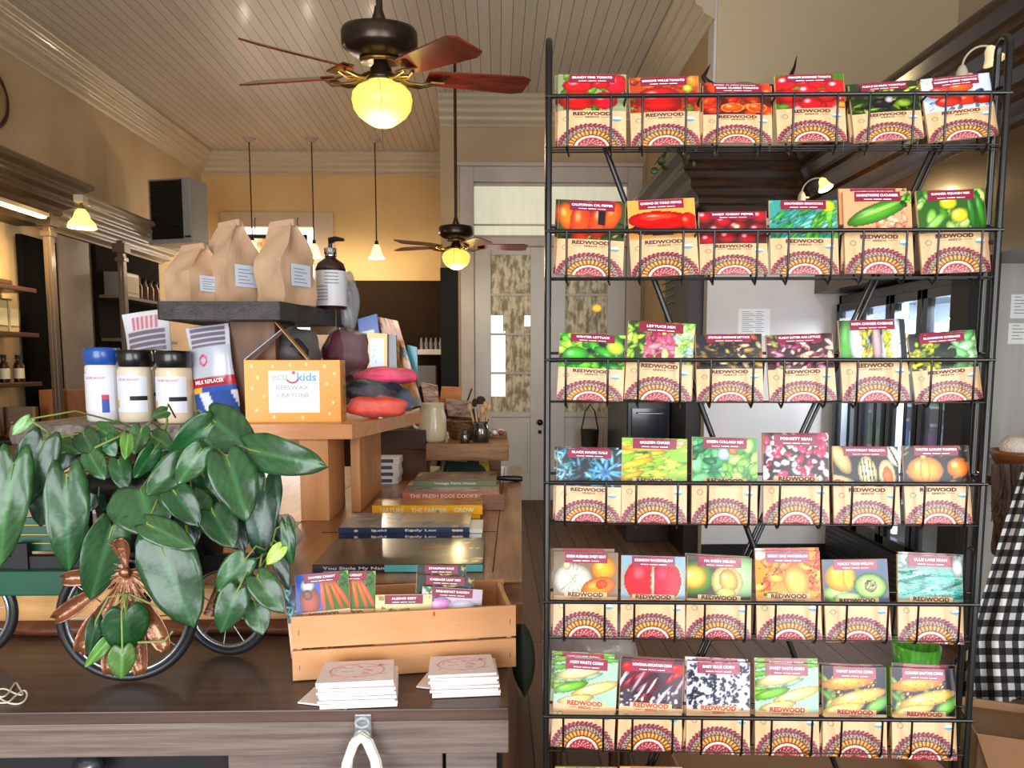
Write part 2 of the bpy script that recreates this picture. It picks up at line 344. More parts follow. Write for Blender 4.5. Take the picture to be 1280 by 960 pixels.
# far window with stained glass
m=MB(); cw=.28
m.box(wx0-cw,wx0,YF-.03,YF,wz0-.1,wz1+.2); m.box(wx1,wx1+cw,YF-.03,YF,wz0-.1,wz1+.2); m.box(wx0,wx1,YF-.03,YF,wz1,wz1+.2); m.box(wx0,wx1,YF-.05,YF,wz0-.1,wz0)
w2=struct(m,'window_2',mat('pinkish_window_casing',h('c4ab90'),.4),bevel=.006)
MB().box(wx0,wx1,YF+.06,YF+.07,wz0,wz1).build('pane',mat('bright_daylit_window',h('ffffff'),.3,emit=1.6,ecol=h('f4f7ff')),w2)
sx0,sx1=P(308,320,YF-.1).x,P(384,320,YF-.1).x; sz1=P(340,293,YF-.1).z; sz0=sz1-1.0
sg=thing('stained_glass_panel','amber leaded glass panel hanging in the bright far window','glass panel',((sx0+sx1)/2,YF-.08,sz0))
m=MB(); m.box(sx0,sx0+.05,YF-.1,YF-.07,sz0,sz1); m.box(sx1-.05,sx1,YF-.1,YF-.07,sz0,sz1); m.box(sx0,sx1,YF-.1,YF-.07,sz1-.05,sz1); m.box(sx0,sx1,YF-.1,YF-.07,sz0,sz0+.05); m.build('frame',blackmatte,sg)
cv=Cv(24,28,h('f0bc74')); cv.scat(70,.09,[h('f7d89a'),h('ee9a54'),h('fbe8c4'),h('dc8a54'),h('f3dfb4')],.8,0,seed=4)
sgm=printmat('amber_glass',.3); nt=sgm.node_tree; b=nt.nodes['Principled BSDF']; a=[n for n in nt.nodes if n.type=='VERTEX_COLOR'][0]; nt.links.new(a.outputs[0],b.inputs['Emission Color']); b.inputs['Emission Strength'].default_value=.45
grid_print('glass',cv,lambda u,v:(sx0+.05+(sx1-sx0-.1)*u-(sx0+sx1)/2,0,.05+(sz1-sz0-.1)*v),sgm,sg)
for q in (.15,.85):
    x=sx0+(sx1-sx0)*q; MB().tube([(x,YF-.085,sz1),(x,YF-.085,wz1+.1),(x,YF-.028,wz1+.12)],.005,5).build('hanging_chain',blackmatte,sg)
# baseboard of the jog wall, white end panel right
struct(MB().box(XA,2.66,YJ-.02,YJ,0,.12),'baseboard_jog',blackmatte)
pY=3.9; pX0=P(1239,500,pY).x
struct(MB().box(pX0,XR,pY,pY+.06,0,2.09),'wall_end_panel',mat('grey_white_boarding',h('b4b1ac'),.5,col2=h('a9a6a1'),scale=2,stretch=(8,1,.4)))
struct(MB().box(pX0,XR,pY,pY+.06,2.09,2.66),'wall_end_panel_upper',MATS['grey_white_boarding'])
struct(MB().box(pX0-.17,pX0-.005,pY-.02,pY+.14,0,2.7),'trim_15',blackmatte)
# dark pilaster on the passage wall beside the jog
struct(MB().box(XA-.12,XA,YJ+.1,6.5,0,2.66),'trim_16',mat('black_brown_pilaster',h('1e1713'),.35,col2=h('271c14'),scale=3))
# ================================================================== LAMPS AND FANS
bronze=mat('dark_bronze',h('4a4038'),.3,.8,col2=h('3a2f28'),scale=4)
blade_m=mat('cherry_blade_wood',h('7a2a1a'),.25,0,.4,col2=h('4a130d'),scale=4,stretch=(1,6,1))
brass=mat('antique_brass',h('8a6a3a'),.3,.9)
globe_m=mat('glowing_schoolhouse_glass',h('d8c070'),.3,emit=.62,ecol=h('ffe25c'))
def fan(x,y,Yc,zr,s,ang,label,tilt,power):
    c=P(x,y,Yc); t=thing('ceiling_fan',label,'ceiling fan',(c.x,c.y,c.z),tuple((Matrix.Rotation(tilt,3,'X')@Matrix.Rotation(ang,3,'Z')).to_euler()))
    def A(mb,n,m,par=t,**k): return lmesh(mb,n,m,par,**k)
    MB().tube([(c.x,c.y,c.z+.1),(c.x,c.y,CZ+.02)],.014,10).build('downrod',bronze,t)
    A(MB().lathe([(.028,.085),(.034,.1),(.02,.14),(.016,.16)],n=16),'rod_collar',bronze)
    A(MB().lathe([(.03,-.04),(.1,-.035),(.13,-.02),(.155,0),(.16,.015),(.16,.06),(.15,.078),(.1,.09),(.03,.1)],n=40),'motor_housing',bronze)
    A(MB().lathe([(.055,-.05),(.085,-.055),(.09,-.04),(.06,-.035)],n=24),'motor_ring',brass)
    A(MB().lathe([(.028,-.04),(.03,-.06),(.045,-.075),(.048,-.095),(.058,-.105),(.058,-.12),(.035,-.12)],n=20),'light_fitter',bronze)
    g=A(MB().lathe([(r_,z_+.08) for r_,z_ in ((.045,-.195),(.052,-.205),(.1,-.225),(.124,-.25),(.13,-.28),(.122,-.32),(.1,-.35),(.07,-.37),(.045,-.385),(.02,-.392),(0,-.393))],n=32),'glass_globe',globe_m)
    A(MB().tube([(-.03,-.06,-.115),(-.03,-.128,-.15),(-.03,-.137,-.2),(-.03,-.137,-.42)],.0009,5),'pull_chain',bronze); 
    for k in range(5):
        a=2*PI*k/5; M=Matrix.Translation((0,0,-.085))@Matrix.Rotation(a,4,'Z')
        ir=MB(M); ir.tube([(.07,0,-.02),(.12,.018,-.045),(.17,.03,-.05),(.23,.02,-.035)],.008,6); ir.tube([(.07,0,-.02),(.12,-.018,-.045),(.17,-.03,-.05),(.23,-.02,-.035)],.008,6)
        ir.tube([(.13,-.02,-.045),(.19,.02,-.045)],.005,5); ir.tube([(.13,.02,-.045),(.19,-.02,-.045)],.005,5); ir.cbox((.235,0,-.03),(.06,.1,.006),(R(12),0,0))
        A(ir,'blade_iron',brass)
        Mb=M@Matrix.Rotation(R(-17),4,'X'); b=MB(Mb)
        b.prism([(.2,-.045,-.02),(.24,-.058,-.02),(.62,-.075,-.02),(.665,-.055,-.02),(.665,.06,-.02),(.61,.078,-.02),(.24,.058,-.02),(.2,.045,-.02)],(0,0,.007))
        A(b,'blade',blade_m)
    pl=point('fan_globe_light',(c.x,c.y-.0,c.z-.40*s),power,(1,.78,.42),.05)
    return t
fan(475,61,3.2,0,1,R(19),'large near ceiling fan with cherry blades and glowing schoolhouse globe',R(10),8)
fan(570,294,6.8,0,1,R(8),'smaller distant ceiling fan on a long rod before the double doors',R(4),12)
bell=mat('glowing_bell_glass',h('ffe9b8'),.3,emit=1.1,ecol=h('ffdf96'))
for i,(x,yb,lb) in enumerate(((316,318,'leftmost thin pendant lamp, its rod ending behind the paper bags'),(393,322,'middle pendant lamp with bell shade above the pump bottle'),(471,323,'right-hand pendant lamp with glowing bell shade near the distant fan'))):
    b=P(x,yb,9.4); t=thing('pendant_lamp',lb,'pendant lamp',(b.x,b.y,b.z),group='bell pendants on rods')
    lmesh(MB().tube([(0,0,.17),(0,0,CZ-b.z)],.008,8),'rod',bronze,t)
    lmesh(MB().lathe([(.0,CZ-b.z-.05),(.02,CZ-b.z-.05),(.08,CZ-b.z-.005),(.08,CZ-b.z)],n=16),'canopy',trimm,t)
    lmesh(MB().lathe([(.02,.22),(.025,.18),(.03,.17)],n=12),'socket',bronze,t)
    lmesh(MB().lathe([(.105,0),(.085,.03),(.062,.08),(.05,.13),(.03,.17),(.024,.165),(.044,.125),(.056,.08),(.079,.03),(.101,0)],n=24,caps=False),'bell_shade',bell,t)
    lmesh(MB().ell((0,0,.07),(.03,.03,.045)),'bulb',mat('warm_bulb',h('fff0c0'),.3,emit=6,ecol=h('ffd890')),t)
    point('pendant_light',(b.x,b.y-.02,b.z-.05),15,(1,.84,.62),.04)
# wall sconces with bell shades
def sconce(base,d,s,lb,lit,power,up=False):
    """base: point on the cornice; d: direction of arm"""
    t=thing('wall_sconce',lb,'wall lamp',base); d=Vector(d)
    lmesh(MB().lathe([(.03*s,-.02*s),(.032*s,.03*s),(.02*s,.06*s),(.012*s,.07*s)],n=16),'base',mat('ivory_socket',h('b8ad96'),.4),t)
    pts=[Vector((0,0,.06*s))+Vector((0,0,.1*s))*math.sin(k/8*PI/2*1.3)+d*(.13*s*(1-math.cos(k/8*PI/2*1.25))) for k in range(9)]
    lmesh(MB().tube(pts,.006*s,8),'arm',MATS['ivory_socket'],t)
    e=pts[-1]; M=Matrix.Translation(e)@(Vector((0,0,-1)).rotation_difference(Vector((d.x*.5,d.y*.5,-1)).normalized() if not up else d)).to_matrix().to_4x4()
    lmesh(MB(M).lathe([(.014*s,.0),(.03*s,-.02*s),(.04*s,-.06*s),(.062*s,-.1*s),(.058*s,-.1*s),(.036*s,-.058*s),(.026*s,-.02*s),(.01*s,0)],n=20,caps=False),'bell_shade',lit,t)
    lmesh(MB(M).ell((0,0,-.055*s),(.02*s,.02*s,.03*s)),'bulb',MATS['warm_bulb'],t)
    lmesh(MB().tube([(0.03*s,0,.02*s),(.06*s,0,.02*s)],.008*s,8),'switch_key',MATS['ivory_socket'],t)
    if power: lmesh(MB().lathe([(.02*s,-.01*s),(.035*s,-.05*s),(.05*s,-.09*s),(.085*s,-.12*s),(.08*s,-.12*s),(.04*s,-.08*s),(0,-.03*s)],n=20,caps=False),'lower_bell_shade',lit,t)
    if power:
        q=Vector(base)+M@Vector((0,0,-.13*s)); point('sconce_light',q,power,(1,.72,.38),.03)
softbell=mat('dim_bell_glass',h('d8cba8'),.3,emit=.25,ecol=h('ffdf96'))
b=P(101,252,5.9); t=thing('wall_sconce','sconce with glowing bell shade hanging from the left brown cornice','wall lamp',tuple(b))
lmesh(MB().cbox((0,0,.02),(.08,.08,.06)),'base',MATS['ivory_socket'],t,bevel=.01) if 'ivory_socket' in MATS else lmesh(MB().cbox((0,0,.02),(.08,.08,.06)),'base',mat('ivory_socket',h('b8ad96'),.4),t,bevel=.01)
lmesh(MB().tube([(0,0,0),(.01,0,-.06)],.012,8),'arm',brass,t)
lmesh(MB().lathe([(.03,-.06),(.05,-.09),(.062,-.13),(.095,-.165),(.105,-.205),(.1,-.205),(.088,-.165),(.055,-.13),(.043,-.09),(.02,-.06)],n=24,caps=False),'bell_shade',mat('bright_bell_glass',h('ffe08a'),.3,emit=1.0,ecol=h('ffe070')),t)
lmesh(MB().ell((0,0,-.13),(.035,.035,.05)),'bulb',MATS['warm_bulb'],t)
point('sconce_light',(b.x+.02,b.y,b.z-.26),9,(1,.72,.38),.04)
sconce(tuple(P(1002,250,4.7)),(.6,-.7,0),.75,'small goose-neck sconce glowing on the dark cornice behind the second packet row',MATS['bright_bell_glass'],4)
sconce(tuple(P(1202,97,2.75)),(.6,-.4,0),.62,'goose-neck sconce high at upper right in front of the dark cornice',softbell,0)
# strip lamp under the left cornice
tl=thing('shelf_light','bright strip light under the brown cornice lighting the upper left shelf','light',tuple(P(25,262,5.6)))
lmesh(MB().cbox((0,0,.02),(.07,.6,.03)),'housing',trimm,tl); lmesh(MB().cbox((0,0,-.004),(.05,.55,.012)),'tube',mat('warm_tube',h('fff2c0'),.3,emit=7,ecol=h('ffd88a')),tl)
area('shelf_strip_light',(tl.location.x,tl.location.y,tl.location.z-.03),(0,0,0),.06,.5,15,(1,.76,.4))
# unit heater
hc=P(212,262,8.0); t=thing('unit_heater','grey boxy wall heater with black louvres high on the left wall','heater',tuple(hc),(0,0,R(-14)))
lmesh(MB().box(-.26,.26,0,.3,-.33,.33),'casing',mat('heater_grey_paint',h('8c8a88'),.35,0,.2),t,bevel=.012)
lv=MB()
for k in range(8): z=-.28+.08*k; lv.cbox((-.03,-.012,z),(.36,.03,.05),(R(35),0,0))
lmesh(MB().box(-.23,.16,-.005,.01,-.31,.31),'grille_recess',mat('heater_black',h('101010'),.5),t)
lmesh(lv,'louvre',mat('louvre_dark',h('26231f'),.35,.3),t)
lmesh(MB().box(-.26,.28,-.02,.3,-.36,-.332),'drip_tray',MATS['heater_grey_paint'],t); lmesh(MB().box(.18,.25,-.006,0,-.3,-.28),'name_plate',blackmatte,t)
# wall clock, mostly out of frame
cc=PX(-18,117,XL+.03); t=thing('wall_clock','round dark red clock rim cut off by the left picture edge','clock',tuple(cc),(0,PI/2,0))
lmesh(MB().tube([(.24*math.cos(a*PI/18),.24*math.sin(a*PI/18),0) for a in range(36)],.022,8,closed=True),'rim',mat('oxblood_rim',h('4a1418'),.35),t)
lmesh(MB().lathe([(.0,.0),(.23,0),(.23,.01),(0,.01)],n=32),'face',mat('aged_clock_face',h('b7a27c'),.5),t)
for a,l in ((.4,.17),(2.3,.12)): lmesh(MB().tube([(0,0,.015),(l*math.cos(a),l*math.sin(a),.015)],.006,6),'hand',blackmatte,t)
# ================================================================== LEFT SHELVES
shelf_wood=mat('dark_shelf_wood',h('4a2b18'),.4,0,.2,col2=h('3a2012'),scale=5,stretch=(1,.3,6))
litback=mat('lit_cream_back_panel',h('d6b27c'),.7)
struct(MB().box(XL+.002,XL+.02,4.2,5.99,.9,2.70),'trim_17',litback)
SH=[]
for i,(yp,lb) in enumerate(((357,'top dark wooden wall shelf at left, below the strip light'),(415,'second dark wooden wall shelf at left carrying tins'),(478,'third dark wooden wall shelf at left carrying dark bottles'),(548,'lowest black wall shelf at left carrying corked flasks'))):
    q=P(40,yp,5.72); z=q.z; dd=.0
    tag(MB().box(XL+.02,-3.72,4.3,5.97,z-.035,z).build('wall_shelf',shelf_wood if i<3 else blackmatte,bevel=.004),lb,'shelf',group='wall shelves of the lit left bay'); SH.append(z)
z=SH[0]; X0=-3.84
tag(MB().box(-3.98,-3.74,5.0,5.72,z,z+.04).build('wooden_tray',shelf_wood,bevel=.01),'flat reddish wooden tray lying on the top left wall shelf','tray')
tinm=[mat('tin_%d'%k,c,.45) for k,c in enumerate((h('a3926a'),h('8f8a6c'),h('b09c78')))]
labm=mat('aged_label',h('c8bfa0'),.6)
for k in range(6):
    y=5.15+.125*k; zz=SH[1]; t=thing('tea_tin','%s tan label tin on the second left shelf%s'%(('nearest','second','third','fourth','fifth','farthest')[k],(', at the picture edge','','','','',', beside the post')[k]),'tin',(X0,y,zz),group='tins on the second left shelf')
    hh=.27 if k<4 else .24; lmesh(MB().box(-.055,.055,-.055,.055,0,hh),'body',tinm[k%3],t,bevel=.006); lmesh(MB().box(-.05,.05,-.0585,-.0552,.05,hh-.06),'label',labm,t); lmesh(MB().lathe([(.04,hh),(.04,hh+.02),(0,hh+.02)],n=12),'lid',tinm[1],t)
    lmesh(MB().box(.0552,.0585,-.045,.045,.05,hh-.06),'side_label',labm,t)
bot_m=mat('dark_amber_bottle',h('2a1710'),.2,0,.5)
for k in range(11):
    y=5.02+.085*k; zz=SH[2]; t=thing('dropper_bottle','small dark bottle on the third left wall shelf, %s from the picture edge'%('first second third fourth fifth sixth seventh eighth ninth tenth last'.split()[k]),'bottle',(X0+.06*(k%2),y,zz),group='dark bottles on the third left shelf')
    lmesh(MB().lathe([(.034,0),(.036,.01),(.036,.13),(.026,.155),(.016,.165),(.016,.18)],n=14),'body',bot_m,t); lmesh(MB().lathe([(.019,.18),(.019,.215),(0,.215)],n=12),'cap',blackmatte,t); lmesh(MB().lathe([(.0368,.03),(.0368,.11)],n=14,caps=False),'label',labm,t)
amb=mat('brown_glass',h('6a4426'),.12,0,.5,col2=h('805536'),scale=5); cork=mat('cork',h('b58a5c'),.8)
for k,(x,s,lb) in enumerate(((6,.9,'squat corked flask at the left picture edge on the lowest shelf'),(15,1.1,'second corked brown flask on the lowest left shelf'),(30,1.5,'tallest corked flask on the lowest left shelf'),(47,1.1,'small bright flask with cork in front of wooden box'),(58,.8,'small dark flask beside the wooden box'),)):
    q=PZ(x,541,SH[3]); q=Vector((max(min(q.x,-3.76),-3.95),5.2+.14*k,SH[3])); t=thing('corked_flask',lb,'flask',tuple(q),group='flasks on the lowest left shelf')
    lmesh(MB().lathe([(r*s,z*s) for r,z in ((.04,0),(.055,.01),(.05,.05),(.02,.11),(.014,.13),(.018,.14))],n=16),'body',amb,t); lmesh(MB().lathe([(.013*s,.14*s),(.015*s,.165*s),(0,.165*s)],n=10),'cork',cork,t)
t=thing('wooden_box','small brown wooden display box at the end of the lowest left shelf','box',(-3.86,5.9,SH[3]),(0,0,R(20)))
m=MB(); m.box(-.12,.12,-.02,0,0,.24); m.box(-.12,-.1,-.1,0,0,.24); m.box(.1,.12,-.1,0,0,.24); m.box(-.12,.12,-.1,0,0,.02); lmesh(m,'body',mat('box_brown_wood',h('7a5030'),.5,col2=h('63401f'),scale=6,stretch=(1,1,8)),t)
tag(MB().box(-3.9,-3.66,6.2,6.5,0,P(95,487,6.3).z).build('wooden_crate',mat('orange_wood',h('9a6236'),.5,col2=h('87532c'),scale=5,stretch=(8,8,1)),bevel=.006),'upright orange-brown wooden crate standing beside the dark doorway','crate')
# dark shelving further along the left wall
lowsh=[]
for i,(yp,lb) in enumerate(((375,'upper shelf of the dark bay near the pale cornice'),(425,'lower shelf of the dark bay behind the white pouch'))):
    z=P(190,yp,7.9).z; lowsh.append(z); tag(MB().box(-3.94,-3.74,7.3,8.55,z-.03,z).build('bay_shelf',mat('mid_grey_shelf',h('5a4c40'),.5)),lb,'shelf')
t=thing('framed_tin','silver framed rectangular tin on the upper dark bay shelf','tin',(-3.84,7.55,lowsh[0]))
lmesh(MB().box(-.1,.1,-.16,.16,0,.24),'body',mat('pewter',h('8b8578'),.35,.6),t,bevel=.01); lmesh(MB().box(.1,.108,-.12,.12,.04,.2),'front_panel',labm,t)
for k in range(4): 
    t=thing('apothecary_bottle','dark bottle %s the framed tin on the upper bay shelf'%('first right of','second right of','third right of','fourth right of')[k],'bottle',(-3.82,7.85+.13*k,lowsh[0]),group='bottles in the dark bay')
    lmesh(MB().lathe([(.04,0),(.04,.14),(.02,.17),(.02,.2)],n=12),'body',mat('rust_bottle',h('5a3626'),.3),t); lmesh(MB().lathe([(.024,.2),(.024,.23),(0,.23)],n=10),'cap',blackmatte,t)
# small white shelf on the far wainscot
q=P(538,437,YF-.2); tag(MB().box(q.x-.16,XS-.01,YF-.33,YF-.03,q.z-.07,q.z).build('white_wall_shelf',paper,bevel=.004),'small white shelf on the dark far wainscot holding dark bottles','shelf')
for k in range(5):
    x=q.x-.12+.065*k; tag(MB().lathe([(.025,0),(.027,.09),(.014,.12),(.014,.16),(0,.16)],(x,YF-.2,q.z),12).build('spice_bottle',mat('silver_bottle',h('8d8a88'),.25,.4)),'%s tiny bottle on the small white far shelf'%('leftmost','second','middle','fourth','rightmost')[k],'bottle','bottles on the white far shelf')
q2=P(537,484,YF-.25); tag(MB().box(q2.x-.17,q2.x+.1,YF-.4,YF-.05,0,P(537,457,YF-.25).z).build('grey_cabinet',mat('grey_cab',h('77716c'),.4),bevel=.01),'small grey cabinet below the white far shelf','cabinet')
# ================================================================== SEED RACK
def proj(p):
    v=CM.transposed()@(Vector(p)-Vector((0,0,CAMZ))); return CX+FP*v.x/-v.z, CY-FP*v.y/-v.z
pl=P(687,500,1.03); pr=P(1232,500,1.005); gam=math.atan2(pr.y-pl.y,pr.x-pl.x); RW=(Vector((pr.x,pr.y))-Vector((pl.x,pl.y))).length
RM=Matrix.Translation((pl.x,pl.y,0))@Matrix.Rotation(gam,4,'Z'); RMi=RM.inverted()
def RP(x,y,yl=0):
    o=RMi@Vector((0,0,CAMZ)); d=RMi.to_3x3()@ray(x,y); return o+d*((yl-o.y)/d.y)
rack=thing('seed_packet_rack','tall black wire rack with seven rows of baskets full of seed packets','display rack',(pl.x,pl.y,0),(0,0,gam))
def RA(mb,n,m=black,par=rack,**k): return lmesh(mb,n,m,par,**k)
ztop=RP(689,47).z
for sgn,x in ((-1,-.003),(1,RW+.003)):
    pts=[(x,0,0),(x,0,ztop-.02)]+[(x,.0125-.0125*math.cos(a*PI/8),ztop-.02+.02*math.sin(a*PI/8)) for a in range(1,8)]+[(x,.025,ztop-.02),(x,.025,0)]
    RA(MB().tube(pts,.0048,10),'side_upright')
    RA(MB().tube([(x,-.12,.012),(x,.28,.012)],.009,8),'foot')
    for z in (.35,.8,1.28,1.5,1.72,1.93): RA(MB().tube([(x,0,z),(x,.025,z)],.003,6),'upright_rung')
# crossing braces behind the baskets
yb=.045
a0,a1=RP(747,160,yb),RP(1046,962,yb); b0,b1=RP(1180,160,yb),RP(856,862,yb)
def ext(p,q,z): t=(z-p.z)/(q.z-p.z); return p+(q-p)*t
RA(MB().tube([ext(a0,a1,1.93),ext(a0,a1,.9)],.0042,8),'cross_brace'); RA(MB().tube([ext(b0,b1,1.93)+Vector((0,.009,0)),ext(b0,b1,.9)+Vector((0,.009,0))],.003,8),'cross_brace'); RA(MB().tube([ext(b0,b1,1.93)+Vector((.008,.009,0)),ext(b0,b1,.9)+Vector((.008,.009,0))],.003,8),'cross_brace')
RAILY=[(121,117),(289,288),(450,450),(603,605),(749,758),(890,905),(1030,1050)]
BOTY=[182,346,502,655,799,940,1085]
DEP=.022
for i,((ya,yb_),yo) in enumerate(zip(RAILY,BOTY)):
    zr=(RP(690,ya).z+RP(1240,yb_).z)/2; zb=RP(960,yo).z-.001
    bk=RA(MB().tube([(-.008,-.002,zr),(RW+.008,-.002,zr)],.0033,8),'wire_basket')
    w=MB(); w.tube([(-.008,-.001,zb),(RW+.008,-.001,zb)],.0011,6); w.tube([(-.008,DEP,zb+.0),(RW+.008,DEP,zb+.0)],.0012,6); w.tube([(-.008,DEP,zr+.01),(RW+.008,DEP,zr+.01)],.002,6)
    w.tube([(-.008,.011,zb),(RW+.008,.011,zb)],.001,5)
    RA(w,'long_wire',black,bk)
    for k in range(6):
        for f in (.22,.80):
            x=RW*(k+f)/6; RA(MB().tube([(x,-.004,zr),(x,-.004,zb+.002),(x+(.0),.0,zb-.004),(x+.003,.012,zb-.008),(x,DEP,zb+.004),(x,DEP,zr+.01)],.0017,6),'basket_wire',black,bk)
        if k: 
            x=RW*k/6; RA(MB().tube([(x,0,zr),(x,DEP*.8,zr-.004),(x,DEP,zb)],.0018,6),'divider_wire',black,bk)
    for x in (0,RW): RA(MB().tube([(x,0,zr),(x,DEP,zr+.01)],.0022,6),'basket_end_wire',black,bk)
# ------------------------------------------------------------------ packets
PW=.0957; PH=.1325; PT=.0035; KH=.48*PH
def bulge(x,z): return PT*.5+.0022*max(0,(1-(2*x/PW)**2))*max(0,math.sin(PI*min(1,max(0,z/PH))))**.5
kr=h('d3ab7e'); 
kraft=mat('kraft_paper',h('c69c6e'),.6,col2=h('ba9062'),scale=60)
prA=printmat('printed_packet_paper',.38,.15,.02,60); prB=printmat('glossy_printed_packet',.32,.14,.2,14,spec=.35)
maroon=mat('maroon_banner_ink',h('7e0e32'),.35,0,.2); maroonB=mat('glossy_maroon_banner',h('8a1338'),.28,0,.3,bump=.2,bscale=30)
inkd=mat('brown_brand_ink',h('4a1d18'),.5); inkr=mat('red_brand_ink',h('a5262a'),.4); inkw=mat('white_ink',h('fbf3f0'),.5); tabm=mat('kraft_tab',h('dbb485'),.5)
def arch(nx=110):
    ny=int(nx*KH/PW); c=Cv(nx,ny,kr); r0=np.random.RandomState(2); c.a+=(r0.rand(ny+1,nx+1,1)-.5)*.03
    dd=np.hypot(c.X-.12,c.Y-(KH-.0155)/PW); c.a[(dd<.048)&(dd>.034)]=h('8a7a5a')
    x=(c.X-.5)/.53; y=(c.Y+.045)/.47; r=np.sqrt(x*x+y*y); th=np.arctan2(y,x); out=c.a
    def band(m,c1,c2=None,f=40,ph=0,duty=0):
        s=np.sin(th*f+ph)
        out[m]=np.array(c1)
        if c2 is not None: out[m&(s>duty)]=np.array(c2)
    sc=.985+.02*np.sin(th*44)
    band((r<sc)&(r>=.85),h('7c2438'),h('4e1826'),46,r*18,.3); m=(r<sc)&(r>=.88)&(np.sin(th*46+2+r*30)>.86); out[m]=h('c98a94')
    band((r<.85)&(r>=.70),h('8a6c5c'),h('523634'),38,r*34,.0); m=(r<.83)&(r>=.72)&(np.sin(th*52-r*40)>.78); out[m]=h('c8b494')
    band((r<.70)&(r>=.685),h('4a2a2a'))
    band((r<.685)&(r>=.52),h('d07e28'),h('5e2c16'),34,0,.5); m=(r<.67)&(r>=.58)&(np.sin(th*34+3.14)>.6); out[m]=h('eeb058')
    band((r<.53)&(r>=.49),h('3a1c18')); band((r<.49)&(r>=.42),h('ecd4bc'),h('c08a74'),40,0,.7)
    band(r<.42,h('a83c44'),h('76202c'),18,r*26,.1); m=(r<.36)&(np.sin(r*52)*np.sin(th*16)>.45); out[m]=h('dc9890'); m=(r<.16); out[m]=h('7a2028')
    return c
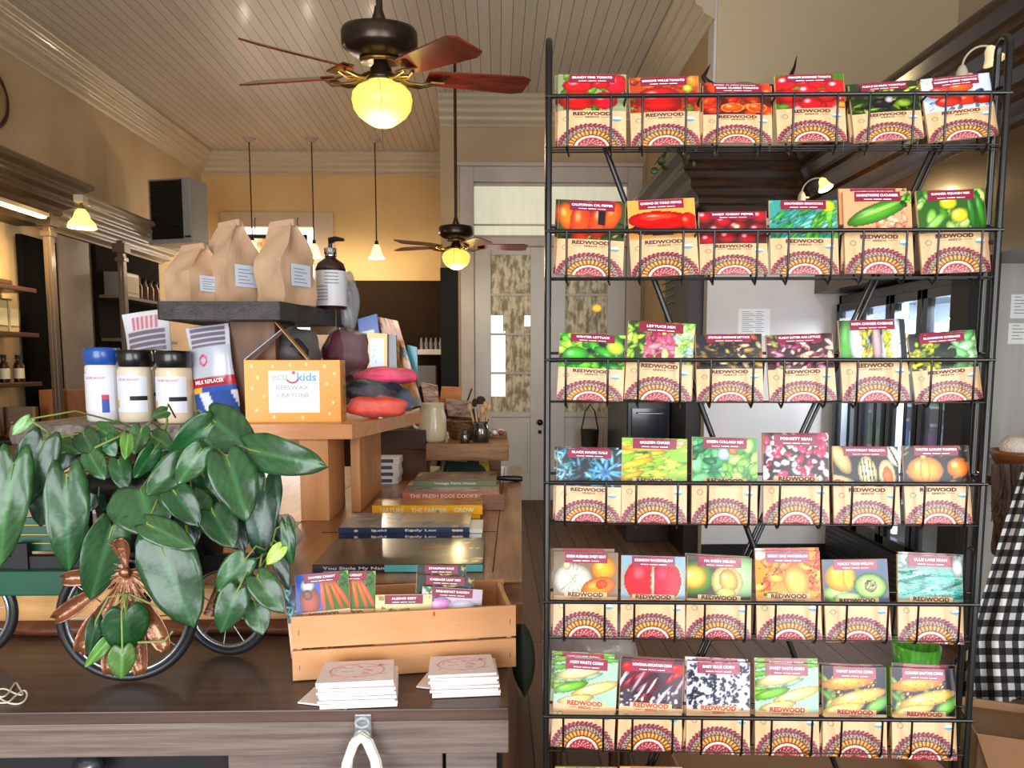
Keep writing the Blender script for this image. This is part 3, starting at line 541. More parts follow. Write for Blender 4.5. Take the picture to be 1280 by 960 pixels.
def pic(kind,seed=1):
    c=Cv(60,43,h('46532c')); g=Cv.ell; H=c.H
    G=[h('3f7a2a'),h('5c9a35'),h('2c5a22'),h('7db44a')]
    if kind=='brandy': c.a[:]=h('9aa07c'); c.scat(25,.1,G,.5,seed=3); c.ell(.3,.5,.24,.15,.1,h('d3202c'),.6); c.ell(.85,.52,.18,.2,0,h('d8203c'),.8); c.ell(.28,.2,.28,.19,0,h('d8281e'),.4); c.ell(.68,.2,.2,.17,0,h('de1c3e'),.8); c.ell(.62,.52,.14,.1,0,h('c81a2c'),.5)
    elif kind=='bigred': c.a[:]=h('b5532e'); c.scat(30,.1,[h('c8552f'),h('7d8a3a'),h('e07a35'),h('b12a22')],.6,seed=5); c.ell(.42,.26,.34,.26,0,h('d5201c'),.8); c.ell(.93,.62,.1,.14,0,h('e58a3e'),.3); c.ell(.88,.3,.12,.14,0,h('cf3a24'),.5); c.ell(.85,.48,.08,.09,0,h('b7b24c'),.3)
    elif kind=='roma': c.a[:]=h('6d3020'); c.scat(18,.14,[h('e0501e'),h('d83a18'),h('ee6a2a')],.7,.35,seed=8); c.ell(.42,.16,.17,.11,0,h('f0601c'),.5,.25,h('f59a4a')); c.ell(.78,.17,.15,.11,0,h('ee5a18'),.5,.25,h('f59a4a')); c.ell(.15,.1,.12,.08,0,h('d84a20'),.4)
    elif kind=='redtoms': c.a[:]=h('5a7a34'); c.scat(12,.14,[h('d91e30'),h('e2263a')],.85,.7,seed=11); 
    if kind=='redtoms':
        for x,y in ((.15,.55),(.2,.25),(.45,.35),(.62,.55),(.72,.25),(.88,.45),(.5,.1)): c.ell(x,y,.17,.15,0,h('dd1c30'),.8)
        c.ell(.3,.42,.06,.03,.5,h('6a8a3a'),0); c.ell(.1,.05,.1,.06,0,h('6d8e3c'),0); c.ell(.95,.08,.1,.07,0,h('e09a3c'),0)
    elif kind=='tomatillo': c.a[:]=h('3c4a1c'); c.scat(70,.09,[h('8fae3a'),h('b9cc5a'),h('4e6e24'),h('26341a')],.3,.3,seed=13); c.ell(.45,.22,.17,.12,0,h('2a1a28'),.3); c.ell(.75,.2,.12,.1,0,h('8fae3a'),.3); c.ell(.55,.3,.06,.07,0,h('e2d2e0'),0)
    elif kind=='rainbow': c.a[:]=h('c3cede'); c.scat(40,.05,[h('6f86ad'),h('e9eef5'),h('455a86')],.5,.3,seed=17); [c.ell(x,y,.2,.13,.1,cc,.5) for x,y,cc in ((.25,.42,h('e05a4a')),(.55,.5,h('e2622a')),(.62,.2,h('e2481e')),(.9,.2,h('cf3c22')),(.35,.2,h('d8452e')))]
    elif kind=='orangepep': c.a[:]=h('4c5a2a'); c.scat(40,.06,[h('93a25a'),h('2f3a1c'),h('c3b980')],.4,.2,seed=19); c.ell(.13,.42,.14,.26,.2,h('ee7a1e'),.4); c.ell(.34,.3,.17,.36,0,h('f0561a'),.4); c.ell(.62,.35,.16,.34,-.2,h('f05a1c'),.5); c.ell(.8,.45,.13,.28,-.3,h('ee661c'),.4); c.rect(.6,.7,.28,.55,h('2c2420'))
    elif kind=='corno': c.a[:]=h('f0a35c'); c.ell(.5,.18,.5,.12,0,h('3a2018'),0); c.ell(.48,.33,.5,.17,-.05,h('de2418'),.6); c.ell(.9,.3,.13,.16,.4,h('e0341c'),.4); c.ell(.45,.4,.3,.05,0,h('f2583e'),.5); c.rect(.0,1,.0,.06,h('cfa070'))
    elif kind=='cherry': c.a[:]=h('5a1622'); [c.ell(x,y,.14,.14,0,h('a8142e'),.7) for x,y in ((.08,.6),(.25,.3),(.12,.1),(.4,.15),(.55,.36),(.85,.3),(.7,.12),(.9,.6),(.35,.5),(.6,.6))]; c.ell(.55,.37,.05,.05,0,h('d9c99a'),0)
    elif kind=='teal': c.a[:]=h('4f9a92'); c.scat(60,.14,[h('5fb0a0'),h('3b8577'),h('86c8b8'),h('4e9a4a')],.2,.3,seed=23,rot=.7); c.scat(18,.12,[h('5aa83c'),h('7cc24e')],.3,.2,seed=24,reg=(.55,1,0,.5),rot=1.2); c.ell(.87,.6,.1,.11,0,h('d8d832'),.3)
    elif kind=='cucumber': c.a[:]=h('eba27c'); c.scat(18,.1,[h('e8795a'),h('f2b394')],.5,.3,seed=25,reg=(.5,1,0,.3)); c.ell(.5,.36,.5,.15,.42,h('5a9a34'),.5); c.ell(.52,.4,.42,.05,.42,h('8cc25c'),.3); c.scat(10,.05,G,.5,seed=26,reg=(.85,1,.45,.7))
    elif kind=='squashmix': c.a[:]=h('3e6a26'); c.scat(20,.13,[h('6aa23c'),h('8abd5a'),h('4f8a30'),h('b2cf7a')],.5,.4,seed=28); c.ell(.45,.5,.13,.12,0,h('d2d43c'),.6); c.ell(.6,.28,.13,.12,.3,h('dcd63e'),.6); c.ell(.78,.34,.06,.34,.05,h('3d7a34'),.3); c.ell(.92,.36,.06,.34,.1,h('4f9440'),.3); c.ell(.25,.18,.2,.07,.8,h('8cc060'),.3)
    elif kind=='lettuce': c.a[:]=h('1e3414'); c.scat(50,.14,[h('4fae2e'),h('78cc3c'),h('2f8a24'),h('a6dc46')],.5,.35,seed=30); c.ell(.25,.25,.2,.2,.3,h('4cb03a'),.4); c.ell(.85,.45,.13,.15,.5,h('b4dc3c'),.3)
    elif kind=='lettucemix': c.scat(60,.1,[h('b6d84a'),h('8fc23a'),h('d5e87a')],.4,.3,seed=31); c.rect(.27,.72,0,.5,h('b85a72')); c.scat(40,.1,[h('d8708c'),h('e8a0a8'),h('a84460'),h('d6d68a')],.4,.3,seed=32,reg=(.3,.68,.02,.48)); c.rect(.72,1,0,.72,h('b4d290')); c.scat(45,.07,[h('c6e08a'),h('8fbf5a'),h('e0eec0'),h('9ab8c8')],.5,.3,seed=33,reg=(.75,.98,.02,.7))
    elif kind=='speckle': c.a[:]=h('2c2014'); c.scat(70,.09,[h('6a4a2a'),h('9a7a44'),h('3c3a1c'),h('d8c494'),h('b0602c'),h('cbb45a')],.45,.3,seed=35)
    elif kind=='pinkmix': c.a[:]=h('4a2034'); c.scat(80,.08,[h('b04a7a'),h('e8c8b0'),h('7a2a4a'),h('d88aa8'),h('8a8a4a'),h('f0e0c8')],.45,.3,seed=37)
    elif kind=='chinese': c.a[:]=h('24401e'); c.ell(.1,.3,.13,.5,-.1,h('5c9a4a'),.2); c.ell(.3,.25,.15,.5,.1,h('cfe0dc'),.2); c.ell(.78,.25,.17,.55,-.05,h('dce6ee'),.2); c.scat(30,.06,[h('c8b43c'),h('8a9a3a'),h('e0d45a')],.4,.2,seed=39,reg=(.32,.48,0,.6),rot=1.5); c.scat(22,.06,[h('e2da3a'),h('b8c84a')],.4,.2,seed=40,reg=(.68,.76,.05,.5),rot=1.5); c.ell(.55,.3,.07,.5,0,h('b49a9a'),.2); c.ell(.96,.3,.06,.5,0,h('1c2c14'),0)
    elif kind=='yellowfl': c.a[:]=h('1c2a10'); c.scat(45,.06,[h('e4e030'),h('c8cc28'),h('8a9a20')],.5,.2,seed=41,reg=(0,.42,0,.55)); c.scat(30,.16,[h('9ccf9a'),h('7db87a'),h('b8dfb4')],.5,.2,seed=42,reg=(.6,1,.1,.7)); c.scat(12,.1,[h('2c4a1c')],.5,0,seed=43,reg=(.4,.65,.1,.4))
    elif kind=='kale': c.a[:]=h('12303a'); c.scat(90,.1,[h('3a7a8a'),h('64a8b8'),h('1c4a5a'),h('8cc4d0')],.2,.3,seed=45); [c.ell(.75+.15*math.cos(a),.28+.15*math.sin(a),.14,.03,a,h('5a9ac4'),.3) for a in np.linspace(0,6,9)]
    elif kind=='golden': c.a[:]=h('8ab43a'); c.scat(60,.13,[h('9ac83c'),h('c2dc52'),h('5c9430'),h('d8d84a')],.25,.3,seed=47,rot=.1); c.ell(.35,.55,.4,.05,.0,h('e8b41e'),.3); c.ell(.2,.3,.3,.06,.3,h('ecb82a'),.3); c.ell(.15,.1,.2,.05,.4,h('e8a826'),.3); c.ell(.9,.64,.08,.05,0,h('d4a890'),0)
    elif kind=='collard': c.a[:]=h('4f9a5a'); c.scat(40,.14,[h('5aac72'),h('3d8a5a'),h('7cc48a')],.55,.3,seed=49,reg=(0,.5,0,.7)); c.scat(50,.1,[h('8cc85a'),h('5c9e34'),h('b8dc7a')],.55,.35,seed=50,reg=(.5,1,0,.7)); c.ell(.48,.45,.1,.1,0,h('a8ccd0'),.2); c.ell(.62,.5,.08,.06,0,h('b87a3a'),.2)
    elif kind=='pinto': c.a[:]=h('4a1426'); c.scat(60,.06,[h('f4eef0'),h('e8dce2')],.6,.1,seed=52); c.scat(32,.075,[h('c22a58'),h('a81c48'),h('d8406c')],.55,.6,seed=53)
    elif kind=='delicata': c.a[:]=h('2a2a1c'); c.ell(.52,.24,.14,.3,.1,h('e8d4a4'),.3); [c.ell(.52+o,.24,.012,.27,.1,h('4a5a2a'),0) for o in (-.08,-.03,.03,.08)]; c.ell(.82,.2,.13,.28,.1,h('f0d8a4'),0); c.ell(.83,.17,.08,.2,.1,h('e0782a'),0); c.ell(.15,.05,.28,.12,-.4,h('ecd49c'),0); c.ell(.18,.02,.2,.07,-.4,h('e87828'),0); c.ell(.12,.5,.12,.3,.4,h('cbb07a'),.2); c.ell(.93,.55,.1,.2,.4,h('e6dcc0'),.2); c.ell(.93,.55,.02,.2,.4,h('33331c'),0)
    elif kind=='pumpkin': c.a[:]=h('2c2a14'); c.scat(60,.06,[h('8a7a54'),h('4a4020'),h('b8a070'),h('6a3a24')],.3,.1,seed=55); c.ell(.32,.28,.27,.24,0,h('f0a44a'),.4); c.ell(.32,.28,.08,.23,0,h('f2ae58'),.2); c.ell(.82,.32,.17,.17,0,h('f08a1e'),.6); c.ell(.3,.52,.04,.05,.3,h('c8b07a'),0)
    elif kind=='wsquash': c.a[:]=h('8a7a64'); c.ell(.3,.26,.3,.26,0,h('e6e0cc'),.2); [c.ell(.3,.28,.3-.0*k,.012+0*k,a,h('bcb49a'),0) for k,a in enumerate((.8,1.2,1.6,2.0,2.4))]; c.ell(.2,.5,.06,.07,0,h('d8c49a'),0); c.ell(.78,.45,.2,.2,.2,h('f0a022'),.4); c.ell(.7,.15,.28,.16,.3,h('ec8a20'),.3); c.ell(.75,.2,.1,.07,.3,h('d8601c'),0)
    elif kind=='watermelon': c.a[:]=h('8eaac0'); c.ell(.35,.3,.35,.38,0,h('e8e4c8'),0); c.ell(.36,.3,.32,.36,0,h('ee2c38'),.3); c.ell(.72,.3,.27,.36,0,h('e6ecd8'),0); c.ell(.7,.3,.24,.34,0,h('e03048'),.2); c.ell(.49,.3,.02,.28,0,h('f0ccb0'),0); [c.ell(.74+.03*math.sin(k*2),.12+.05*k,.012,.02,0,h('3a0a10'),0) for k in range(9)]
    elif kind=='melon': c.a[:]=h('5a5a50'); c.ell(.12,.35,.3,.28,.4,h('7aa050'),.2); c.ell(.1,.36,.2,.2,.4,h('eac060'),.4); c.ell(.85,.4,.3,.35,.3,h('9cc088'),.2); c.ell(.62,.3,.25,.27,.2,h('e6d490'),.2); c.ell(.64,.32,.15,.2,.2,h('e2b060'),.4); c.ell(.6,.12,.16,.08,0,h('b8cc6a'),.2)
    elif kind=='owm': c.a[:]=h('f09a3a'); c.scat(40,.12,[h('f4aa4a'),h('f0822a'),h('f8bc6a'),h('e8701e')],.5,.3,seed=57); c.scat(16,.018,[h('2a1408')],.6,0,seed=58,reg=(.05,.5,.15,.55)); c.ell(.62,.25,.2,.25,.3,h('f8b45a'),.2); c.scat(16,.018,[h('2a1408')],.6,0,seed=59,reg=(.8,.95,.1,.65)); c.ell(.25,.05,.15,.04,0,h('6a8a2a'),0); c.ell(.05,.65,.12,.08,0,h('d8cfc4'),0)
    elif kind=='ymelon': c.a[:]=h('6a7488'); c.ell(.2,.12,.22,.14,-.3,h('a4cc7a'),.2); c.ell(.26,.42,.24,.24,0,h('f0b01e'),.4); c.ell(.38,.42,.09,.23,0,h('f4bc34'),.3); c.ell(.35,.08,.22,.08,0,h('b2d48a'),.2); c.ell(.72,.26,.27,.23,-.2,h('5aa04a'),0); c.ell(.72,.26,.24,.2,-.2,h('b4dc7c'),.2); c.ell(.72,.27,.1,.11,0,h('8a8a5a'),0); c.scat(14,.03,[h('d8c8a0'),h('6a5a3a')],.5,0,seed=61,reg=(.65,.79,.2,.35))
    elif kind=='tealbean': c.a[:]=h('8ab0a4'); c.scat(60,.22,[h('5cb0a4'),h('86d0c4'),h('3a8a80'),h('a8e0d8')],.09,.2,seed=63,reg=(.1,1,.05,.45),rot=.1); c.scat(12,.12,[h('a8b8b0'),h('c8d0cc')],.6,.1,seed=64,reg=(0,1,.5,.7))
    elif kind=='cornL': c.a[:]=h('a8c8b0'); c.scat(14,.2,[h('8ab84a'),h('6aa43a'),h('b8d8b8')],.2,.2,seed=65,rot=.3); c.ell(.4,.5,.38,.1,.25,h('e6d498'),.4); c.ell(.65,.25,.4,.09,.3,h('e8d08c'),.4); c.ell(.25,.26,.3,.07,.3,h('7cb83c'),.3); c.ell(.35,.08,.3,.07,.2,h('dcc888'),.3)
    elif kind=='purpcorn': c.a[:]=h('5a4a54'); c.scat(10,.2,[h('8a2a3c'),h('6a3044'),h('c03848')],.25,.3,seed=67,rot=.8); c.scat(8,.2,[h('e8d4d8'),h('d8a8b0')],.1,.3,seed=68,rot=1.0); c.scat(50,.03,[h('d8d0d4'),h('2a2430'),h('e8e4e8')],.6,.2,seed=69,reg=(0,1,0,.25)); c.ell(.12,.6,.1,.08,0,h('e0302c'),.3); c.ell(.9,.6,.12,.08,0,h('d8341f'),.3)
    elif kind=='blackbean': c.a[:]=h('c8c4d0'); c.scat(170,.035,[h('2a2e4a'),h('3a3e60'),h('1c1c30')],.65,.7,seed=71)
    elif kind=='cornO': c.a[:]=h('3a3c44'); c.scat(8,.14,[h('6a9a4a'),h('8ab45a')],.3,.2,seed=73); c.ell(.4,.48,.42,.11,.15,h('eaa040'),.4); c.ell(.55,.25,.45,.11,.25,h('eec268'),.5); c.ell(.3,.06,.35,.09,.25,h('ecc878'),.4); c.ell(.85,.14,.22,.1,.6,h('7aae5a'),.2); c.scat(60,.014,[h('f8e0a0'),h('d88a30')],.8,0,seed=74,reg=(.1,.85,.15,.55))
    elif kind=='carrot': c.a[:]=h('3a6ab8'); c.rect(.5,1,0,.72,h('4a7a2a')); c.scat(30,.06,G,.3,.2,seed=75,reg=(.6,1,.4,.72)); [c.ell(x,.3,.04,.35,r,h('ee6a24'),.3) for x,r in ((.5,.05),(.62,.2),(.75,.35),(.85,.5))]; c.ell(.25,.2,.2,.3,0,h('a8583a'),.2); c.ell(.22,.5,.13,.12,0,h('d8d8dc'),.1); c.ell(.22,.32,.09,.1,0,h('8a5a44'),.2)
    elif kind=='greens': c.a[:]=h('2a3a24'); c.scat(60,.08,[h('8a9a3a'),h('e0b040'),h('6a4a8a'),h('4a8a3a'),h('c8d060')],.3,.3,seed=77)
    elif kind=='radish': c.a[:]=h('c8b8c8'); c.ell(.3,.3,.25,.25,0,h('d89ad0'),.4); c.ell(.7,.3,.3,.2,0,h('e8e4ec'),.2); c.ell(.6,.2,.2,.1,0,h('c02850'),.3); c.ell(.9,.3,.15,.1,.5,h('3c8a8a'),.2); c.scat(10,.08,[h('3a8a3a'),h('5c4a8a')],.3,.2,seed=79,reg=(0,.3,.4,.7))
    elif kind=='beet': c.a[:]=h('d8c89a'); c.scat(30,.06,[h('e8d8a8'),h('b8a468')],.5,.2,seed=81)
    return c
arch_mesh=None
def front_fn(z0,z1,eps,mx=0.0005):
    return lambda u,v:(-PW/2+mx+(PW-2*mx)*u, -(bulge(-PW/2+PW*u,z0+(z1-z0)*v)+eps), z0+(z1-z0)*v)
def blay(x,z,eps): return Vector((x,-(bulge(x,z)+eps),z))
_shared={}
def share(key,maker,name,parent):
    if key in _shared:
        o=_shared[key].copy(); o.name=name; COL.objects.link(o); o.parent=parent; ROOTM[o.name]=ROOTM[parent.name]; return o
    o=maker(); _shared[key]=o; return o
def packet(name,label,loc,rot,kind,title,glossy,group,seal=True,tab=False,cat='seed packet',tred=False):
    t=thing(name,label,cat,loc,rot,group); pr=prB if glossy else prA
    def body():
        m=MB(); n=8
        m.grid(n,8,lambda u,v:(-PW/2+PW*u,-bulge(-PW/2+PW*u,PH*v)+.0,PH*v)); m.grid(n,8,lambda u,v:(PW/2-PW*u,PT*.5+.001*math.sin(PI*u)*math.sin(PI*v),PH*v))
        for x in (-PW/2,PW/2): m.add([(x,-PT/2,0),(x,PT/2,0),(x,PT/2,PH),(x,-PT/2,PH)],[(0,1,2,3)])
        m.box(-PW/2,PW/2,-PT/2,PT/2,-.0001,0); m.box(-PW/2,PW/2,-PT/2,PT/2,PH,PH+.0001); return lmesh(m,'pouch',kraft,t)
    share('body',body,'pouch',t)
    share(('arch',glossy),lambda:grid_print('emblem_print',arch(),front_fn(0,KH,.0003),pr,t),'emblem_print',t)
    pk_=pic(kind); pk_.a=np.clip((pk_.a-.5)*1.2+.42,0,1)
    grid_print('photo_print',pk_,front_fn(KH,PH,.0003),pr,t)
    bw=.335*PW; bt=PH-.0006; bb=PH-.0170
    def ban():
        m=MB(); m.grid(10,2,lambda u,v:blay(-bw+2*bw*u,bb+(bt-bb)*v,.0007)); return lmesh(m,'banner',maroonB if glossy else maroon,t)
    bn=share(('ban',glossy),ban,'banner',t)
    m=MB(); text(m,title,(0,0,0),2*bw*min(.92,.3+.032*len(title)),.0042,bold=.03,fn=lambda q:blay(q.x,q.z+bt-.0062,.0010))
    for k in range(3): 
        x0=-bw*.6+k*bw*.42; m.grid(2,1,lambda u,v:blay(x0+bw*.36*u,bb+.0028+.0011*v,.0010))
    lmesh(m,'banner_lettering',inkw,bn)
    if tab:
        tb=share(('tab'),lambda:lmesh(MB().grid(8,2,lambda u,v:blay(-.33*PW+.66*PW*u,KH-.001+.0075*v,.0007)),'brand_tab',tabm,t),'brand_tab',t)
    zc=KH+(.0028 if tab else -.006)
    def br():
        m=MB(); text(m,'REDWOOD',(0,0,0),PW*.55,.0068,bold=.035,fn=lambda q:blay(q.x,q.z+zc,.0011)); text(m,'SEEDS',(0,0,0),PW*.2,.0032,bold=.01,fn=lambda q:blay(q.x,q.z+zc-.0062,.0011))
        for s in (-1,1): m.grid(3,1,lambda u,v:blay(s*(PW*.13+PW*.12*u),zc-.0064+.0005*v,.0011))
        return lmesh(m,'brand_lettering',inkr if tred else inkd,t)
    share(('br',tab,tred),br,'brand_lettering',t)
    def seal_():
        m=MB(); m.c=None
        m.grid(10,6,lambda u,v:blay(PW*.365+.0064*math.sqrt(max(0,1-(2*v-1)**2))*(2*u-1),KH-.0155+.0045*(2*v-1),.0012))
        m.m=[1 if q<30 else 0 for q in range(60)]; return lmesh(m,'organic_seal',[paper,mat('seal_blue_green',h('5a96a0'),.4)],t)
    share('seal',seal_,'organic_seal',t)
    return t
PK=[ # row: (kind,title,label-words, topL,topR,topY, botL,botR,botY)
[('brandy','BRANDY PINK TOMATO','pink beefsteak tomatoes with pale corners',697,783,94,697,782,183),('bigred','BOXCAR WILLIE TOMATO','one big red tomato, tilted slightly',786,871,98,788,876,182),('roma','ROMA CLASSIC TOMATO','orange-red halved plum tomatoes',878,964,108,877,966,179),('redtoms','PRINCIPE BORGHESE TOMATO','a heap of shiny bright red tomatoes',966,1055,94,970,1059,177),('tomatillo','PURPLE DE MILPA TOMATILLO','a dark tomatillo among green husks',1059,1147,105,1065,1157,176),('rainbow','RAINBOW CHERRY TOMATOES','orange tomatoes against pale blue',1147,1237,99,1158,1251,174)],
[('orangepep','CALIFORNIA CAL PEPPER','blocky orange peppers',699,782,253,694,778,345),('corno','CORNO DI TORO PEPPER','a long red horn pepper on orange',784,867,250,790,873,345),('cherry','SWEET CHERRY PEPPER','small dark red cherry peppers',872,958,265,874,961,343),('teal','SOUTHERN BROCCOLI','blue-green leaves and a yellow flower',960,1046,251,962,1049,343),('cucumber','MARKETMORE CUCUMBER','a green cucumber on salmon ground',1049,1141,240,1050,1148,342),('squashmix','SUMMER SQUASH MIX','green and yellow summer squashes',1139,1233,238,1149,1241,341)],
[('lettuce','WINTER LETTUCE','bright green lettuce heads',700,782,418,696,778,501),('lettucemix','LETTUCE MIX','green and pink lettuces, standing taller',784,869,404,781,862,501),('speckle','SPECKLED ROMAINE LETTUCE','brown speckled lettuce leaves',869,951,418,870,955,502),('pinkmix','FLASHY BUTTER OAK LETTUCE','pink and cream bitter leaves',956,1040,418,960,1047,502),('chinese','NAPA CHINESE CABBAGE','white-stemmed chinese cabbage',1046,1131,400,1051,1139,502),('yellowfl','BLOOMING CABBAGE','yellow blossoms and pale cabbage',1133,1217,418,1141,1231,502)],
[('kale','BLACK MAGIC KALE','blue-grey kale rosettes',698,776,561,695,774,652),('golden','GOLDEN CHARD','yellow and lime chard stems',778,858,548,777,857,654),('collard','GREEN COLLARD MIX','broad green collard leaves',863,948,547,863,947,656),('pinto','POINSETT BEAN','magenta and white beans',951,1037,543,952,1038,655),('delicata','HONEYBOAT DELICATA','striped squash cut open',1039,1122,558,1040,1127,655),('pumpkin','WINTER LUXURY PUMPKIN','two orange pumpkins',1126,1210,557,1128,1218,655)],
[('wsquash','GREEN HUBBARD SWEET MEAT','a white squash and cut orange flesh',694,771,690,692,770,796),('watermelon','CRIMSON WATERMELON','a cut red watermelon',778,855,695,776,855,797),('melon','HA OGEN MELON','a pale green cut melon',860,938,696,857,938,798),('owm','DESERT KING WATERMELON','orange watermelon flesh with black seeds',943,1024,689,945,1028,801),('ymelon','ROCKY FORD MELON','a yellow melon and a green half melon',1027,1108,699,1030,1116,802),('tealbean','BLUE LAKE BEAN','teal-tinted slender beans under glare',1118,1205,694,1121,1205,804)],
[('cornL','HOPI WHITE CORN','pale corn ears and green husk, tilted',695,772,822,689,766,935),('purpcorn','MONTANA MOUNTAIN CORN','purple-red corn under white glare',776,854,825,772,850,938),('blackbean','BABY BLUE CORN','small blue-black kernels',857,938,827,857,937,942),('cornL','SWEET WHITE CORN','pale corn with a pink reflected glare',942,1023,829,945,1022,944),('cornO','HONEY BANTAM CORN','golden corn ears, second from the right',1026,1108,833,1029,1107,946),('cornO','GOLDEN BANTAM CORN','golden corn ears at the right end',1111,1195,835,1114,1196,949)]]
ROWN=['top','second','third','fourth','fifth','sixth']
def solve(bx,by,tx,ty,y0,ln=R(10)):
    p=RP(bx,by,y0); sz=1.0; rl=0
    for it in range(12):
        def f(l,r):
            q=RM@(p+Vector((math.sin(r),math.sin(ln)*math.cos(r),math.cos(r)*math.cos(ln)))*PH*l); return proj(q)
        a=f(sz,rl); ex,ey=tx-a[0],ty-a[1]; e=1e-3; b=f(sz+e,rl); c=f(sz,rl+e)
        J=np.array([[(b[0]-a[0])/e,(c[0]-a[0])/e],[(b[1]-a[1])/e,(c[1]-a[1])/e]])
        s=np.clip(np.linalg.solve(J,[ex,ey]),-.08,.08); sz=min(max(sz+s[0],.58),1.25); rl=min(max(rl+s[1],R(-7)),R(7))
    return p,ln,rl,sz
def place(p,ln,rl):
    M=RM@Matrix.Translation(p)@Matrix.Rotation(-ln,4,'X')@Matrix.Rotation(rl,4,'Y'); return M.to_translation(),M.to_euler()
SP={0:(0,1,2,3,4,5),1:(5,4,0),2:(5,1),3:(3,0),4:(0,2,3,5),5:(0,1,2,3,4,5)}
for r,row in enumerate(PK):
    for k,(kind,title,desc,tl,tr,ty,bl,br_,by) in enumerate(row):
        p,ln,rl,sz=solve((bl+br_)/2,by,(tl+tr)/2,ty,.009)
        l,e=place(p,ln,rl); gl=r>=4 or (r,k) in ((1,1),)
        tb=(r in (3,) and k in (1,2,3)) or r>=4
        t=packet('seed_packet','seed packet in the %s basket showing %s'%(ROWN[r],desc),l,e,kind,title,gl,'seed packets on the wire rack',tab=tb,tred=(r==5)); t.scale=(1,1,sz)
        if k in SP[r]:
            l,e=place(p+Vector((.003*(1 if k%2 else -1),.0065,.0015+.002*((k*7+r)%3))),ln,rl+R((k%3-1)*.8))
            t=packet('seed_packet','packet tucked behind the %s-row one showing %s'%(ROWN[r],desc),l,e,kind,title,gl,'seed packets on the wire rack'); t.scale=(1,1,sz)
# tips of the bottom row
for k,kind in ((0,'golden'),(1,'corno')):
    p=RP(733+82*k,1070,.009); l,e=place(p,R(10),0); packet('seed_packet','seed packet tip peeking up at the bottom edge, %s'%('leftmost' if k==0 else 'second from left'),l,e,kind,'SUNFLOWER',False,'seed packets on the wire rack')
# ================================================================== COUNTERS
greywood=mat('weathered_grey_brown_wood',h('7c6c64'),.45,0,.05,col2=h('5c4c46'),scale=7,stretch=(.6,8,14),detail=6,bump=.15,bscale=9)
greytop=mat('dark_counter_top_wood',h('5c463c'),.36,0,.1,col2=h('44322a'),scale=5,stretch=(.5,9,9),detail=6)
YC0=PZ(300,887,.977).y; XC1=PZ(636,887,.977).x
dc_=thing('counter_cabinet','dark weathered wooden counter cabinet in the foreground, its front edge along the bottom','counter',((XC1-1.9)/2,YC0+.17,0))
YC1=1.5
MB().box(-1.9,XC1,YC0-.004,YC1-.012,.955,.977).build('counter_top',greytop,dc_,bevel=.002)
zf=P(300,945,YC0).z
MB().box(-1.9,XC1,YC0,YC0+.03,zf,.955).build('apron_board',greywood,dc_,bevel=.002)
b_=MB(); b_.box(-1.88,XC1-.01,YC0+.05,YC1-.05,.06,.95); b_.build('body',blackmatte,dc_)
x0,x1=P(285,950,YC0+.02).x,P(553,950,YC0+.02).x
dr=MB().box(x0,x1,YC0+.02,YC0+.05,.5,zf-.004).build('door',greywood,dc_,bevel=.002)
MB().box(x1+.006,XC1-.02,YC0+.02,YC0+.05,.1,zf-.002).build('side_stile',greywood,dc_,bevel=.002)
MB().lathe([(0,0),(.022,0),(.024,.02),(0,.03)],(P(98,958,YC0-.01).x,YC0+.03,P(98,958,YC0).z-.01),16,M=Euler((PI/2,0,0)).to_matrix().to_4x4()).build('round_knob',mat('dark_steel',h('5a6068'),.25,.8),dc_)
# wood sales counter behind it
oak=mat('honey_oak_top',h('a8713f'),.33,0,.35,col2=h('7a4826'),scale=4,stretch=(7,1,4),detail=7)
slab=mat('pale_slab_edge_wood',h('dba96c'),.45,0,.1,col2=h('c48d50'),scale=4,stretch=(1,1,9),detail=6)
bark=mat('bark_edge',h('4a2414'),.6,0,.2,col2=h('7a4022'),scale=9,stretch=(1,1,2),bump=.6,bscale=25)
ZW=1.073; YW=1.515
sc=thing('sales_counter','long honey-coloured wooden sales counter with live edge running away from the viewer','counter',(-.9,2.4,0))
xr0=PZ(652,724,ZW).x; yr0=PZ(652,724,ZW).y
top=[(-2.1,YW,0),(xr0,yr0-.02,0),(.11,3.35,0),(-2.1,3.35,0)]
MB().prism([(x,y,ZW-.035) for x,y,_ in top],(0,0,.035)).build('counter_top',oak,sc,bevel=.003)
# plank seams
m=MB()
for x,y0_,y1_ in ((-.02,1.62,3.3),(-.32,1.6,3.3),(-.62,1.56,3.3)): m.cbox((x+.03,(y0_+y1_)/2,ZW+.0004),(.003,y1_-y0_,.0008),(0,0,R(-1.5)))
m.box(-.5,-.0,2.02,2.023,ZW,ZW+.0008); m.build('plank_seam',mat('seam_dark',h('2c1a0e'),.7),sc)
zs1=P(200,776,YW).z
m=MB(); m.prism([(-2.1,YW-.005,zs1),(-.4,YW-.005,zs1),(-.4,YW-.005,ZW-.0),(-2.1,YW-.005,ZW)],(0,.03,0)); m.build('front_plank',slab,sc,bevel=.003)
m=MB(); m.grid(90,6,lambda u,v:(-2.1+1.75*u,YW-.02-.012*math.sin(v*PI)-.006*math.sin(u*70)*math.sin(v*PI)+.012*v,.980+(zs1-.975)*v+.003*math.sin(u*45)*(1-v))); m.box(-2.1,-.35,YW-.006,YW+.03,.977,zs1); m.build('bark_edge',bark,sc)
m=MB(); e0,e1=Vector((-.42,YW,0)),Vector((xr0,yr0-.02,0))
m.grid(40,6,lambda u,v:(e0.x+(e1.x-e0.x)*u,e0.y+(e1.y-e0.y)*u-.012-.015*math.sin(v*PI)-.004*math.sin(u*40+v*3),.955+(ZW-.957)*v)); m.build('end_grain_edge',mat('brown_end_grain',h('9a6a3c'),.5,0,.1,col2=h('6a3f20'),scale=6,stretch=(1,1,6),bump=.4,bscale=12),sc)
